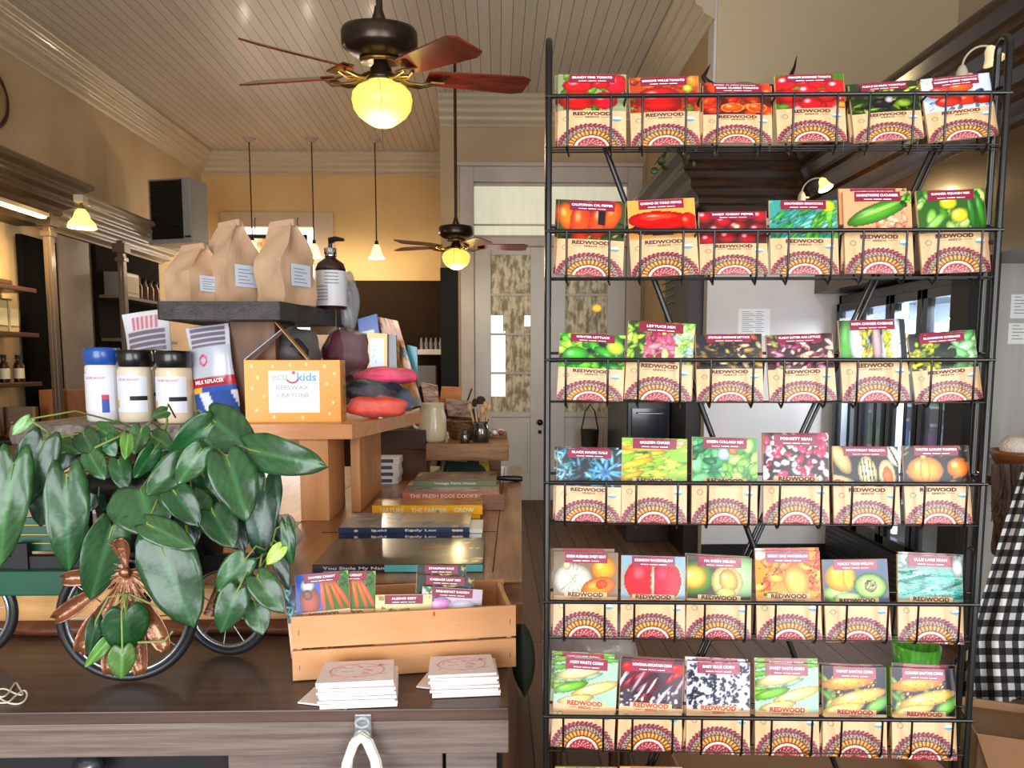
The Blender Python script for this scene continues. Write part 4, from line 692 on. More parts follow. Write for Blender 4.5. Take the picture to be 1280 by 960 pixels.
m=MB(); m.prism([(-2.05,YW+.04,0),(xr0-.03,yr0+.03,0),(.09,3.3,0),(-2.05,3.3,0)],(0,0,ZW-.04)); m.build('body',mat('side_planks',h('7a4f30'),.5,0,.1,col2=h('5f3a20'),scale=4,stretch=(5,5,1)),sc)
# pine display riser
pine=mat('pine_board',h('dca068'),.42,0,.1,col2=h('c6854c'),scale=4,stretch=(5,5,.7),detail=6)
pineh=mat('pine_shelf_board',h('e0a066'),.4,0,.15,col2=h('c8864a'),scale=4,stretch=(.8,6,8),detail=6)
ZS=1.372; YS0=2.13
rs=thing('display_riser','pine display riser with live-edge lower shelf and thick dark upper shelf','display stand',(-.75,2.35,ZW))
A=P(440,530,YS0); B=PZ(527,514,ZS)
m=MB(); zb_=P(400,549,YS0).z
m.prism([(-.93,YS0,zb_),(A.x,YS0,zb_),(B.x,B.y,zb_),(-.93,B.y,zb_)],(0,0,ZS-zb_)); m.build('lower_shelf',pineh,rs,bevel=.004)
m=MB(); m.grid(70,4,lambda u,v:(-1.42+.49*u,YS0-.008-.01*math.sin(v*PI)-.005*math.sin(u*50),zb_-.012+(ZS-zb_+.012)*v)); m.box(-1.42,-.93,YS0,B.y,zb_,ZS); m.build('grey_shelf_end',mat('grey_bark',h('8a7f76'),.7,col2=h('4e443e'),scale=30,bump=.8,bscale=40),rs)
l0,l1=P(375,600,2.17),P(411,600,2.17)
m=MB().box(l0.x,l1.x,2.17,2.40,ZW,zb_); m.build('leg',pine,rs,bevel=.002)
m=MB().box(P(411,600,2.17).x+.04,P(411,600,2.17).x+.07,2.30,2.72,ZW,zb_); m.build('leg',pine,rs,bevel=.002)
m=MB().box(-.93,l0.x-.0,2.42,2.45,ZW+.13,zb_); m.build('back_board',pineh,rs)
m=MB().box(-1.4,-1.3,2.2,2.45,ZW,zb_); m.build('leg',pine,rs,bevel=.002)
ZU=1.733; s0=P(288,450,2.28); s1=P(345,450,2.28)
m=MB().box(s0.x,s1.x,2.28,2.50,ZS,ZU-.045); m.build('upright_board',mat('walnut_board',h('7a5234'),.5,col2=h('5f3d24'),scale=4,stretch=(6,6,.8)),rs,bevel=.003)
u0=P(195,380,2.15); u1=P(350,380,2.15)
m=MB(); m.prism([(u0.x,2.15,ZU-.053),(u1.x,2.15,ZU-.053),(-.545,2.62,ZU-.053),(u0.x-.02,2.62,ZU-.053)],(0,0,.053)); m.build('upper_shelf',mat('charcoal_slab',h('3a3632'),.5,col2=h('22201e'),scale=9,stretch=(1,1,3),bump=.5,bscale=30),rs,bevel=.008)
# ------------------------------------------------------------------ jars on the riser
def jar(px,Y,wpx,top,col,lidc,lb,band,hgt=None):
    b=P(px,527,Y); b.z=ZS; r=wpx/2*Y/900; hh=P(px,top,Y).z-ZS; lh=hh*.24
    t=thing('powder_jar',lb,'jar',tuple(b),group='large lidded jars on the riser')
    M=Matrix.Diagonal((1,1,1,1))
    lmesh(MB().lathe([(r*.9,0),(r*.97,.006),(r*.97,hh*.72),(r*.9,hh*.77),(r*.8,hh*.78)],n=28),'body',mat('milky_jar_'+col,h(col),.25,0,.4),t)
    lmesh(MB().lathe([(r*.93,hh-lh),(r,hh-lh+.004),(r,hh-.012),(r*.94,hh-.002),(0,hh)],n=36),'lid',mat('lid_'+lidc,h(lidc),.3,0,.4),t)
    m=MB(); m.grid(20,1,lambda u,v:(r*.985*math.sin(-1.1+2.2*u),-r*.985*math.cos(-1.1+2.2*u),hh*(.14+.5*v))); lmesh(m,'label',mat('blue_white_label',h('dfe4ee'),.4),t)
    m=MB()
    def cyl(q,rr=r*.99): a=q.x/rr; return Vector((rr*math.sin(a),-rr*math.cos(a),q.z))
    text(m,'AZURE MARKET',(0,0,hh*.585),r*1.25,hh*.032,fn=cyl,bold=.02); 
    lmesh(m,'label_lettering',mat('pink_label_ink',h('c86a8a'),.5),t)
    m=MB(); k0,c0=band
    if c0=='multi':
        for i,(cc,a0_,a1_) in enumerate((('y',.35,.75),)): m.grid(5,1,lambda u,v,a0_=a0_,a1_=a1_:(r*.992*math.sin(a0_+(a1_-a0_)*u),-r*.992*math.cos(a0_+(a1_-a0_)*u),hh*(.12+.2*v)))
        lmesh(m,'colour_band',mat('label_blue',h('2c4fa0'),.4),t); m=MB(); m.grid(5,1,lambda u,v:(r*.994*math.sin(.35+.4*u),-r*.994*math.cos(.35+.4*u),hh*(.3+.06*v))); lmesh(m,'red_mark',mat('label_red',h('c8324a'),.4),t)
    else:
        m.grid(10,1,lambda u,v:(r*.992*math.sin(.1+1.0*u),-r*.992*math.cos(.1+1.0*u),hh*(.30+.06*v))); lmesh(m,'weight_band',blackmatte,t)
        m=MB(); m.grid(5,1,lambda u,v:(r*.992*math.sin(-1.05+.35*u),-r*.992*math.cos(-1.05+.35*u),hh*(.2+.1*v))); lmesh(m,'colour_mark',mat('label_amber',h('d8a23a'),.4),t)
jar(187,2.52,42,437,'ddd0b8','101114','black-lidded jar half hidden behind the other two black-lidded jars',(0,'b'))
jar(132,2.30,41,434,'e6e2e6','1f4fa0','blue-lidded powder jar, leftmost on the riser',(0,'multi'))
jar(172,2.27,41,437,'e0d3bb','101114','black-lidded jar of pale powder beside the blue-lidded one',(0,'b'))
jar(220,2.23,43,438,'dfcdaa','101114','black-lidded jar of pale powder nearest the blue and red pouch',(0,'b'))
# pouches
def pouch(px,yb,Y,w,hh,lean,roll,lb,stripes,yaw=0,z=ZS):
    b=P(px,yb,Y); t=thing('stand_up_pouch',lb,'pouch',(b.x,b.y,z),tuple((Matrix.Rotation(yaw,3,'Z')@Matrix.Rotation(roll,3,'Y')@Matrix.Rotation(-lean,3,'X')).to_euler()))
    def cf(u,v):
        for z0,z1,c in stripes:
            if z0<=v<=z1:
                return c(u,v) if callable(c) else h(c)
        return (.8,.8,.8)
    m=MB()
    def sh(u,v,sg): th=.28*w*(1-v)**.7*math.sin(PI*min(max(u,0),1))**.6; return (-w/2+w*u+.01*w*math.sin(v*9),-sg*(th+.0015)-.006*math.sin(v*7+u*3),hh*v)
    m.grid(30,70,lambda u,v:sh(u,v,1),cf=cf); m.grid(24,12,lambda u,v:sh(1-u,v,-1),cf=lambda u,v:cf(1-u,v))
    lmesh(m,'pouch_body',printmat('shiny_pouch_print',.25,.4,.3,12),t); return t
lines=lambda u,v:(.82,.82,.85) if math.sin(v*110)>.2 or u<.1 or u>.9 else (.45,.42,.48)
P1=pouch(199,527,2.62,.165,.375,R(8),R(-9),'white and pink printed pouch leaning behind the black-lidded jars',[(0,.82,lines),(.82,.95,lambda u,v:h('c8788a') if .2<u<.8 and math.sin(u*60)>-.3 else (.85,.85,.88)),(.95,1,'dcdce2')])
def cf2(u,v):
    if (u-.35)**2+((v-.64)*1.8)**2<.012 and (u-.35)**2+((v-.64)*1.8)**2>.004: return h('d03a6a')
    return h('b9bcc8') if v<.78 else (lines(u,v))
P2=pouch(275,523,2.24,.13,.30,R(6),R(-8),'blue-bottomed pouch with red band leaning beside the riser upright',[(0,.30,lambda u,v:h('1f4a9a') if (math.sin(u*9+v*7)>-.5) else h('d8dde8')),(.30,.36,lambda u,v:h('2a56a8') if u>.25 else h('d8b43a')),(.36,.46,'b01c30'),(.46,1,cf2)])
m=MB(); text(m,'MILK REPLACER',(0,-.0,.123),.085,.012,fn=lambda q:Vector((q.x,-.030-.012*math.cos(q.x*20),q.z)),bold=.02); lmesh(m,'band_lettering',inkw,P2)
# paper bags on the upper shelf
bagp=mat('brown_kraft_bag',h('c2a082'),.6,col2=h('b29070'),scale=5,bump=.35,bscale=14)
def bag(px,Y,w,d,hh,yaw,lb,nm,roll=0):
    b=P(px,378,Y); t=thing('paper_bag',lb,'paper bag',(b.x,Y,ZU),(0,0,yaw),group='rolled-top paper bags on the upper shelf')
    m=MB(); r=np.random.RandomState(nm)
    def pt(u,v):
        # u round the four sides, v up; rectangle shrinking into a ridge
        k=max(0,(v-.55)/.45); hw=w/2*(1-.18*k); hd=d/2*(1-k)**1.0+.006
        s4=u*4; i=int(s4)%4; f=s4-int(s4)
        c=[(-hw,-hd),(hw,-hd),(hw,hd),(-hw,hd)]; a=c[i]; bb=c[(i+1)%4]; x=a[0]+(bb[0]-a[0])*f; y=a[1]+(bb[1]-a[1])*f
        g=.004*math.sin(u*25+nm)*math.sin(v*11+nm*2); 
        if i in (1,3): x+=(-1 if i==1 else 1)*.35*k*w*.5*math.sin(PI*f)*(1-k*.4)
        return (x+g,y+g,hh*v*(1-.02*math.sin(u*12)))
    m.grid(32,22,pt,sm=False); m.box(-w/2,w/2,-d/2,d/2,0,.002); lmesh(m,'bag_body',bagp,t)
    lmesh(MB().cbox((0,-.006,hh-.004),(w*.84,.014,.022),(R(12),0,0)),'rolled_top',bagp,t,bevel=.004)
    x=w/2+.0055; m=MB(); m.box(x,x+.0012,-d*.30,d*.34,hh*.22,hh*.48); lb_=lmesh(m,'label',mat('pale_blue_label',h('c2cbd8'),.4),t)
    m=MB()
    for k in range(5): m.box(x+.0013,x+.0016,-d*.22,d*.22-(k%3)*.01,hh*(.26+.04*k),hh*(.27+.04*k))
    lmesh(m,'label_text_lines',mat('grey_ink',h('7a8290'),.6),lb_)
    return t
bag(246,2.33,.125,.12,.185,R(-32),'short brown paper bag, leftmost on the dark upper shelf',3)
bag(292,2.36,.13,.12,.262,R(-38),'tall brown paper bag in the middle of the dark upper shelf',7)
bag(358,2.31,.12,.12,.255,R(-32),'tall brown paper bag at the right end of the dark upper shelf',11)
def bottle(name,lb,px,Y,z,r,hh,bm,neck,parts,cat='bottle'):
    b=P(px,400,Y); t=thing(name,lb,cat,(b.x,Y,z)); lmesh(MB().lathe([(r*.92,0),(r,.006),(r,hh*.72),(r*.85,hh*.84),(r*.4,hh*.93),(neck,hh*.95),(neck,hh)],n=24),'body',bm,t); return t
abm=mat('amber_black_glass',h('2a0f0c'),.1,0,.7)
t=bottle('spray_bottle','slim amber bottle with black dropper standing between the tall paper bags',321,2.40,ZU,.024,.13,mat('deep_red_amber',h('4a0f10'),.12,0,.6),.012,0)
lmesh(MB().lathe([(.016,.13),(.016,.15),(.012,.155),(.012,.18),(.006,.19),(0,.195)],n=14),'cap',blackmatte,t)
t=bottle('amber_jar','small dark amber bottle half hidden behind the right paper bag',388,2.56,ZU-.0,.034,.085,abm,.02,0); lmesh(MB().lathe([(.022,.085),(.022,.105),(0,.105)],n=14),'cap',blackmatte,t); lmesh(MB().lathe([(.0345,.01),(.0345,.055)],n=20,caps=False),'label',mat('pale_blue_label',h('c2cbd8'),.4),t)
t=bottle('pump_bottle','dark amber pump bottle with large white label beside the right paper bag',415,2.50,ZU,.052,.185,abm,.018,0)
lmesh(MB().lathe([(.0525,.012),(.0527,.013),(.0527,.128),(.0525,.129)],n=32,caps=False),'label',mat('silver_white_label',h('d3d6da'),.3,0,.2),t)
m=MB()
for k in range(9): 
    a0=-.9 if k<5 else -.2; m.grid(6,1,lambda u,v:(.0532*math.sin(a0+.9*u),-.0532*math.cos(a0+.9*u),.03+.011*k+.003*v))
lmesh(m,'label_text_lines',mat('grey_ink',h('7a8290'),.6),t)
lmesh(MB().lathe([(.021,.18),(.021,.205),(.019,.207)],n=16),'collar',chrome,t)
m=MB(); m.tube([(0,0,.205),(0,0,.235)],.007,10); m.tube([(0,0,.232),(.02,-.01,.237),(.05,-.02,.232)],[.012,.009,.005],10); lmesh(m,'pump_head',black,t)
# orange crayon box
bx0,bx1=P(308,527,2.2),P(426,527,2.2); BW=bx1.x-bx0.x; BH=P(360,450,2.2).z-ZS; BD=.10
oc=thing('crayon_gift_box','orange cardboard house-shaped crayon box with white front label','box',((bx0.x+bx1.x)/2,2.2,ZS),(0,0,R(3)))
ocm=mat('orange_card',h('eaa843'),.42,0,.1,col2=h('e59f38'),scale=3)
lmesh(MB().box(-BW/2,BW/2,0,BD,0,BH),'box_body',ocm,oc,bevel=.0015)
m=MB(); m.box(-BW*.25,BW*.28,-.0012,-.0002,BH*.16,BH*.83); lab=lmesh(m,'front_label',mat('mint_white_label',h('edf1ea'),.4),oc)
m=MB(); text(m,'eco',(-BW*.13,-.002,BH*.72),BW*.16,BH*.09,bold=.01); lmesh(m,'green_lettering',mat('pale_green_ink',h('a8cdb2'),.5),lab)
m=MB(); text(m,'kids',(BW*.15,-.002,BH*.73),BW*.20,BH*.13,bold=.02); lmesh(m,'blue_lettering',mat('sky_blue_ink',h('7ba6dc'),.5),lab)
m=MB(); m.tube([(.018*math.cos(a)-BW*.0,-.0025,BH*.72+.015*math.sin(a)) for a in np.linspace(3.6,6.0,8)],.0028,6); m.ell((.004,-.003,BH*.80),(.005,.001,.005)); lmesh(m,'pink_logo',mat('pink_logo_ink',h('e0607a'),.5),lab)
m=MB(); text(m,'BEESWAX',(0,-.002,BH*.56),BW*.34,BH*.07); text(m,'CRAYONS',(0,-.002,BH*.44),BW*.34,BH*.07); lmesh(m,'grey_lettering',mat('pale_grey_ink',h('b9c2be'),.5),lab)
m=MB()
for k,(x,z) in enumerate(((-.42,.9),(-.36,.72),(-.42,.55),(-.3,.42),(-.38,.2),(-.2,.09),(.1,.08),(.38,.14),(.42,.32),(.36,.62),(.44,.78),(.34,.9),(.15,.93),(-.02,.92),(-.2,.9))): m.ell((x*BW,-.0008,z*BH),(.005,.0006,.006),8,5)
lmesh(m,'bee_specks',mat('cream_specks',h('fbe6a8'),.5),oc)
lmesh(MB().box(BW/2+.0002,BW/2+.0012,.045,BD-.01,BH*.1,BH*.95),'side_label',mat('side_card_print',h('d8c48c'),.5,col2=h('8a5a2a'),scale=40),oc)
apx=-BW*.12; HH=P(350,402,2.2).z-ZS
cardm=mat('inner_grey_card',h('b8b8c4'),.5); 
def flap(a,b,wd,name,mt):
    m=MB(); d=Vector((b[0]-a[0],0,b[1]-a[1])); n=Vector((-d.z,0,d.x)).normalized()*.0012
    m.prism([Vector((a[0],.004,a[1]))-n,Vector((b[0],.03,b[1]))-n,Vector((b[0],.03,b[1]))+n,Vector((a[0],.004,a[1]))+n],(0,wd,0)); return lmesh(m,name,mt,oc)
flap((-BW/2,BH),(apx-.0,HH*.93),.06,'left_handle_flap',cardm); flap((BW*.16,BH),(apx-.02,HH),.045,'right_handle_flap',mat('kraft_orange_card',h('c99a58'),.5))
# bags of modelling dough
def lump(t,c,rr,mt,nm,sd=0,name='dough_lump'):
    m=MB(); r=np.random.RandomState(sd); ph=r.rand(6)*6
    def f(u,v):
        a=u*2*PI; b=v*PI; d=Vector((math.sin(b)*math.cos(a),math.sin(b)*math.sin(a),-math.cos(b))); k=1+.10*math.sin(3*a+ph[0])*math.sin(b)+.08*math.sin(5*b+ph[1]+a)+.05*math.sin(7*a+ph[2]+3*b)*math.sin(b); return (c[0]+d.x*rr[0]*k,c[1]+d.y*rr[1]*k,c[2]+d.z*rr[2]*k)
    m.grid(28,16,f); return lmesh(m,nm,mt,t)
film=mat('clear_plastic_film',(1,1,1),.1,0,alpha=.07,bump=.8,bscale=35,coat=.5)
def dough(px,yc,Y,rr,col,lb,sd):
    c=P(px,yc,Y); t=thing('bagged_craft_dough',lb,'craft dough bag',(c.x,Y,c.z-rr[2])); lump(t,(0,0,rr[2]),rr,mat('dough_'+col,h(col),.55,bump=.5,bscale=30,col2=tuple(min(1,x*1.25+.03) for x in h(col)),scale=18),'contents',sd); lump(t,(0,0,rr[2]),tuple(q*1.07 for q in rr),film,'clear_bag',sd+1); return t
dough(470,508,2.36,(.10,.07,.036),'e04a38','coral red material in a clear bag, lowest of the pile right of the crayon box',1)
dough(462,487,2.40,(.09,.07,.04),'1c2430','black craft material in a clear bag, middle of the bagged pile',5)
dough(482,470,2.44,(.105,.07,.03),'e23c62','hot pink craft material in a clear bag, top of the bagged pile',9)
dough(496,500,2.50,(.06,.06,.045),'3a5a78','blue craft material in a clear bag, at the right end of the bagged pile',13)
dough(432,440,2.52,(.085,.06,.075),'4a1c28','dark plum craft material in a crumpled clear bag behind the crayon box',17)
dough(372,438,2.36,(.07,.05,.07),'1c1216','black-brown bagged craft material rising inside the crayon box handle',21)
# leaning picture books on the riser
def stand_book(lb,quad,Y,dY,th,cv,spinec,name='upright_book',spine_w=None):
    """front cover quad in pixels bl,br,tr,tl on plane at Y leaning back dY"""
    bl=P(*quad[0],Y); br=P(*quad[1],Y); tr=P(*quad[2],Y+dY); tl=P(*quad[3],Y+dY); base=(bl+br)/2
    t=thing(name,lb,'book',tuple(base)); n=Vector((0,th,0))
    MB().prism([bl,br,tr,tl],n).build('book_block',mat('book_'+spinec,h(spinec),.4,0,.2),t)
    e=Vector((0,-.0008,0)); Mi=ROOTM[t.name].inverted()
    grid_print('cover_print',cv,lambda u,v:tuple(Mi@(((bl*(1-u)+br*u)*(1-v)+(tl*(1-u)+tr*u)*v)+e)),printmat('glossy_cover_print',.25,.4),t); return t
def cvr(bg,items,nx=40,ny=40):
    c=Cv(nx,ny,h(bg))
    for it in items:
        if it[0]=='r': c.rect(*it[1:5],h(it[5]))
        elif it[0]=='s': c.scat(*it[1:])
        else: c.ell(*it[1:6],h(it[6]),it[7] if len(it)>7 else 0)
    return c
stand_book('large upright board with orange desert sky picture, tallest behind the bagged pile',[(500,511),(528,507),(497,401),(468,395)],2.62,.02,.012,cvr('c8853a',[('s',30,.15,[h('e0953a'),h('8a4a20'),h('d8a860')],.4,.2,(0,1,.3,1)),('r',0,1,0,.12,'8a8478'),('s',10,.1,[h('2a2420')],.4,0,(0,1,.6,1))]),'2a241e')
stand_book('blue-backed book with small white cover label, left of the desert picture',[(455,470),(480,470),(471,392),(447,399)],2.58,.02,.02,cvr('2f55a8',[('r',.15,.75,.35,.75,'e8ece8'),('r',.3,.6,.42,.6,'4a7a4a')]),'2f55a8')
stand_book('teal book with white panel standing behind the yellow one',[(442,472),(462,472),(461,416),(442,415)],2.54,.01,.015,cvr('1f8a78',[('r',.1,.9,.1,.45,'dfe6e0')]),'1f8a78')
stand_book('yellow book with pale blue cover panel standing right of the bagged pile',[(459,486),(484,486),(484,417),(459,416)],2.50,.01,.015,cvr('f0b41c',[('r',.15,.85,.12,.92,'c8dce6'),('s',10,.05,[h('8ab0c8')],.4,0,(.3,.7,.3,.8))]),'e8a818')
stand_book('slate grey spine of a book right of the yellow book',[(485,486),(497,486),(495,419),(485,418)],2.52,.01,.02,cvr('4a5660',[('r',.2,.8,.2,.8,'6a7680')],12,40),'3c4650')
stand_book('light blue book at the far right of the leaning books',[(513,506),(523,500),(521,434),(509,431)],2.72,.01,.02,cvr('3ca0c0',[('r',.5,1,0,1,'586a74')],16,40),'2c80a0')
t=thing('plastic_pouch','clear frosted plastic pouch slumped behind the pump bottle','bag',tuple(P(436,402,2.60)))
lump(t,(0,0,.07),(.035,.03,.1),mat('frosted_film',h('a8acb0'),.2,0,.4,alpha=.6,bump=.6,bscale=20),'film',31)
tag(MB().cbox(tuple(P(406,402,2.56)),(.09,.05,.09)).build('kraft_parcel',mat('tan_parcel',h('8a6a4c'),.6)),'small tan parcel under the pump bottle beside the dark shelf','box')
# ------------------------------------------------------------------ books lying on the counter
def flat_book(lb,x0,x1,Yf,Yb,z,th,spine,cov,title=None,tcol='fff',cvp=None,name='lying_book',yaw=0,pages=True,tw=.6,tx=0):
    w=x1-x0; d=Yb-Yf; t=thing(name,lb,'book',((x0+x1)/2,Yf,z),(0,0,yaw),group='books lying on the wooden counter')
    sm=mat('spine_'+spine,h(spine),.35,0,.3)
    lmesh(MB().box(-w/2,w/2,.0015,d,0,.002),'back_cover',sm,t); lmesh(MB().box(-w/2,w/2,0,.003,0,th),'spine',sm,t,bevel=.001)
    lmesh(MB().box(-w/2+.003,w/2-.003,.003,d-.004,.002,th-.002),'page_block',paper,t)
    c=lmesh(MB().box(-w/2,w/2,.0015,d,th-.002,th),'front_cover',sm,t)
    grid_print('cover_print',cvp or cvr(cov,[]),lambda u,v:(-w/2+w*u,.002+(d-.002)*v,th+.0004),printmat('glossy_cover_print2',.3,.25),t)
    if title:
        m=MB(); text(m,title,(tx*w,-.0006,th/2),w*tw,th*.5,bold=.02); lmesh(m,'spine_lettering',mat('ink_'+tcol,h(tcol*2 if len(tcol)==3 else tcol),.5),t)
    return t
zc=ZW+.001
t=flat_book('dark glossy book with turquoise spine end lying nearest behind the slatted crate',-.425,-.035,1.62,1.87,zc,.018,'2a1c24','2a2426','You Stole My Name','e8e0e0',cvr('3a3632',[('r',0,.25,0,1,'4a3c34'),('r',.27,1,0,1,'34423f'),('s',12,.1,[h('7a4a34'),h('5a2c20')],.3,.1,(.3,.9,.2,.5)),('s',14,.03,[h('e8dcae')],.6,0,(.88,.98,.05,.9))],50,34),tw=.40,tx=-.24)
lmesh(MB().box(-.03,.195,-.0012,-.0002,.001,.017),'turquoise_spine_end',mat('turquoise_cover',h('6cc8cc'),.3,0,.3),t)
def navy(lb,z,yo): 
    t=flat_book(lb,-.432,-.078,1.925+yo,2.12,z,.0165,'27365a','6a7480','build        Emily Lex','e8ecf4',cvr('7c868c',[('s',30,.08,[h('b8a47c'),h('5a6a7a'),h('9aa4a8')],.3,.1),('r',.45,1,.2,1,'b09a78')],50,26),tw=.5)
    m=MB(); [m.ell((x,-.0008,.008),(.006,.0005,.0035),8,5) for x in (-.13,-.08,.02,.135,.145,.155)]; lmesh(m,'spine_flowers',mat('cream_flowers',h('e8d8c4'),.5),t)
navy('lower of two navy blue books stacked together on the counter',zc,0); navy('upper of two navy blue books stacked together on the counter',zc+.017,.002)
for k in range(2): tag(MB().cbox((-.062,2.0,zc+.006+.014*k),(.035+.004*k,.12,.011)).build('pamphlet_stack',paper),'%s white pamphlet pack sticking out right of the navy books'%('lower','upper')[k],'pamphlets')
flat_book('thin lower yellow book under the thick yellow one',-.392,-.055,2.19,2.31,zc,.011,'f5b01c','e8a41c',cvp=cvr('e8a41c',[]))
flat_book('thick yellow book with white spine lettering on the thinner yellow one',-.388,-.048,2.195,2.31,zc+.0115,.03,'ffba1c','d8a040','NATURE    THE FARMER    GROW','fdf2c8',cvr('c88a3c',[('s',20,.08,[h('a8703a'),h('d8a860')],.4,.1)],40,24),tw=.85)
flat_book('salmon pink book lying behind the yellow books',-.335,.005,2.5,2.76,zc,.028,'d0705a','a89880','THE FRESH EGGS COOKBOOK','f8e8e0',cvr('b0a090',[('s',20,.1,[h('8a7a6a'),h('c8b8a4')],.4,.1)],40,24),tw=.85)
flat_book('grey-green book with white spine end resting on the salmon pink one',-.31,-.005,2.62,2.84,zc+.0285,.02,'66704a','8a7a68','Vintage Farm House','d8dcc8',cvr('9a8472',[('s',20,.1,[h('8a6a5a'),h('b8a494')],.4,.1)],40,24),tw=.5)
flat_book('small brown book sticking out under the yellow books at right',-.06,.02,2.32,2.5,zc,.02,'8a5a48','8a6a58')
stand_book('tilted book with pale green cover and dark lettering under the far wooden riser',[(551,595),(612,594),(611,577),(553,575)],3.05,.08,.012,cvr('8a9c80',[('r',.55,.8,0,1,'4a3a2c'),('r',.8,1,0,1,'c8a83a'),('r',.05,.12,.03,.2,'2a3430'),('r',.15,.22,.05,.2,'2a3430'),('r',.28,.45,.06,.16,'44524a')],60,17),'3a4438')
for k in range(4):
    b=P(484,607-8.3*k,2.85); t=thing('small_white_box','%s of the four small white boxes stacked beneath the riser'%('lowest','second from bottom','third from bottom','topmost')[k],'box',(b.x+.004*(k%2),2.85,ZW+.0265*k)); lmesh(MB().box(-.045,.045,0,.1,0,.026),'carton',paper,t,bevel=.001); lmesh(MB().box(-.03,.02,-.0008,0,.006,.02),'black_mark',mat('box_dark_print',h('4a505c'),.5),t)
t=thing('folded_knife','black folding pen-like tool lying on the right counter edge','tool',tuple(PZ(636,602,ZW)))
lmesh(MB().tube([(-.07,0,.012),(-.02,0,.014),(.03,0,.012),(.055,-.005,.012)],[.006,.01,.013,.01],10),'handle',black,t); lmesh(MB().tube([(-.07,0,.012),(-.11,.01,.010)],.005,8),'tip',black,t)
# far wooden riser and its things
FR=P(584,555,2.9); ZF=FR.z
fx0,fx1=P(532,560,2.9).x,P(636,560,2.9).x
fr=thing('far_wooden_riser','thick rustic wooden riser at the far end of the counter','display stand',((fx0+fx1)/2,3.2,ZW))
rustic=mat('rustic_brown_plank',h('94683e'),.5,0,.1,col2=h('68431f'),scale=5,stretch=(.8,5,7),detail=7,bump=.4,bscale=14)
MB().box(fx0,fx1,2.9,3.45,P(584,576,2.9).z,ZF).build('top_plank',rustic,fr,bevel=.004)
for x in (fx0+.06,fx1-.06): MB().box(x-.03,x+.03,3.25,3.35,ZW,P(584,576,2.9).z).build('leg',rustic,fr)
dpx0=P(470,560,2.95).x
tag(MB().box(dpx0-.05,fx0-.003,2.95,3.2,P(500,562,2.95).z,P(500,538,2.95).z).build('dark_tray',mat('dark_brown_tray',h('3c2616'),.5),bevel=.003),'dark brown tray box left of the cream pitcher','tray')
tag(MB().box(dpx0-.05,fx0-.01,3.02,3.2,ZW,P(500,563,2.95).z).build('brown_base_box',mat('red_brown_base',h('6a4026'),.5)),'red-brown wooden base below the dark tray','box')
crm=mat('cream_glaze',h('e0d4b8'),.2,0,.5,col2=h('d2c5a4'),scale=6,stretch=(1,1,.3))
b=P(541,553,3.02); t=thing('stoneware_pitcher','tall cream glazed pitcher on the far riser','pitcher',(b.x,3.02,ZF),(0,0,R(10)))
lmesh(MB().lathe([(.048,0),(.056,.008),(.06,.04),(.058,.1),(.05,.13),(.049,.152),(.053,.16),(.047,.157),(.045,.13),(.05,.1),(.05,.02),(0,.018)],n=28,caps=False),'body',crm,t)
lmesh(MB().tube([(-.052,0,.135),(-.085,0,.125),(-.09,0,.09),(-.075,0,.06),(-.056,0,.05)],.007,8),'handle',crm,t)
b=P(500,537,3.1); t=thing('cream_mug','low cream mug lying left of the pitcher on the dark tray','mug',(b.x+.02,3.1,P(500,538,2.95).z)); lmesh(MB().lathe([(.045,0),(.055,.01),(.057,.05),(.052,.05),(.05,.012),(0,.01)],n=24,caps=False),'body',mat('pale_grey_glaze',h('c9c4b8'),.25,0,.4),t); lmesh(MB().tube([(.05,0,.045),(.08,0,.04),(.085,0,.022),(.055,0,.01)],.006,8),'handle',MATS['pale_grey_glaze'],t)
wick=mat('wicker',h('8a6038'),.6,col2=h('5f3c1e'),scale=50,stretch=(1,1,3),lo=.45,hi=.55,bump=1,bscale=60)
b=P(584,553,3.08); t=thing('wicker_basket','brown wicker basket behind the small silver jars','basket',(b.x,3.13,ZF))
lmesh(MB().lathe([(.075,0),(.082,.01),(.088,.07),(.09,.078),(.084,.078),(.076,.01),(0,.008)],n=28,caps=False),'body',wick,t); lmesh(MB().tube([(.088*math.cos(a),.088*math.sin(a),.078) for a in np.linspace(0,2*PI,28)[:-1]],.006,6,closed=True),'rim',wick,t)
def vessel(name,lb,px,Y,r,hh,mt): b=P(px,554,Y); t=thing(name,lb,'jar',(b.x,Y,ZF)); lmesh(MB().lathe([(r*.9,0),(r,.004),(r,hh*.75),(r*.85,hh*.85),(r*.9,hh),(r*.8,hh),(r*.75,.01),(0,.01)],n=20,caps=False),'body',mt,t); return t
smt=mat('mercury_silver',h('6a6560'),.15,.9)
vessel('silver_cup','small silver cup in front of the wicker basket',581,2.94,.02,.05,smt)
bj=vessel('silver_jar','silver jar holding wooden brushes on the far riser',601,2.98,.034,.085,smt)
brm=mat('pale_brush_handle',h('b89468'),.5); brd=mat('dark_bristle',h('2a1c14'),.8)
for k,(dx,dy,hh,lb,hd) in enumerate(((-.025,0,.15,'wooden brush with dark tip leaning left in the silver jar',brd),(0,.01,.16,'brush with broad dark round head standing highest in the silver jar',brd),(.02,0,.14,'pale wooden brush leaning right in the silver jar',brm),(.035,.005,.13,'short bristled pale brush at the right of the silver jar',brm),(.008,-.01,.12,'short pale stick brush in front in the silver jar',brm),(-.045,.01,.13,'curved pale whisk handle leaning out left of the silver jar',brm))):
    o=bj.location; t=thing('wooden_brush',lb,'brush',(o.x,o.y,ZF+.012),group='brushes in the silver jar'); e=Vector((dx,dy,hh)); s=Vector((dx*.25,dy*.2,0))
    lmesh(MB().tube([s,e],.0045,8),'handle',brm,t); lmesh(MB().ell(tuple(e),(.012 if k!=1 else .02,.01,.018)),'bristles',hd,t)
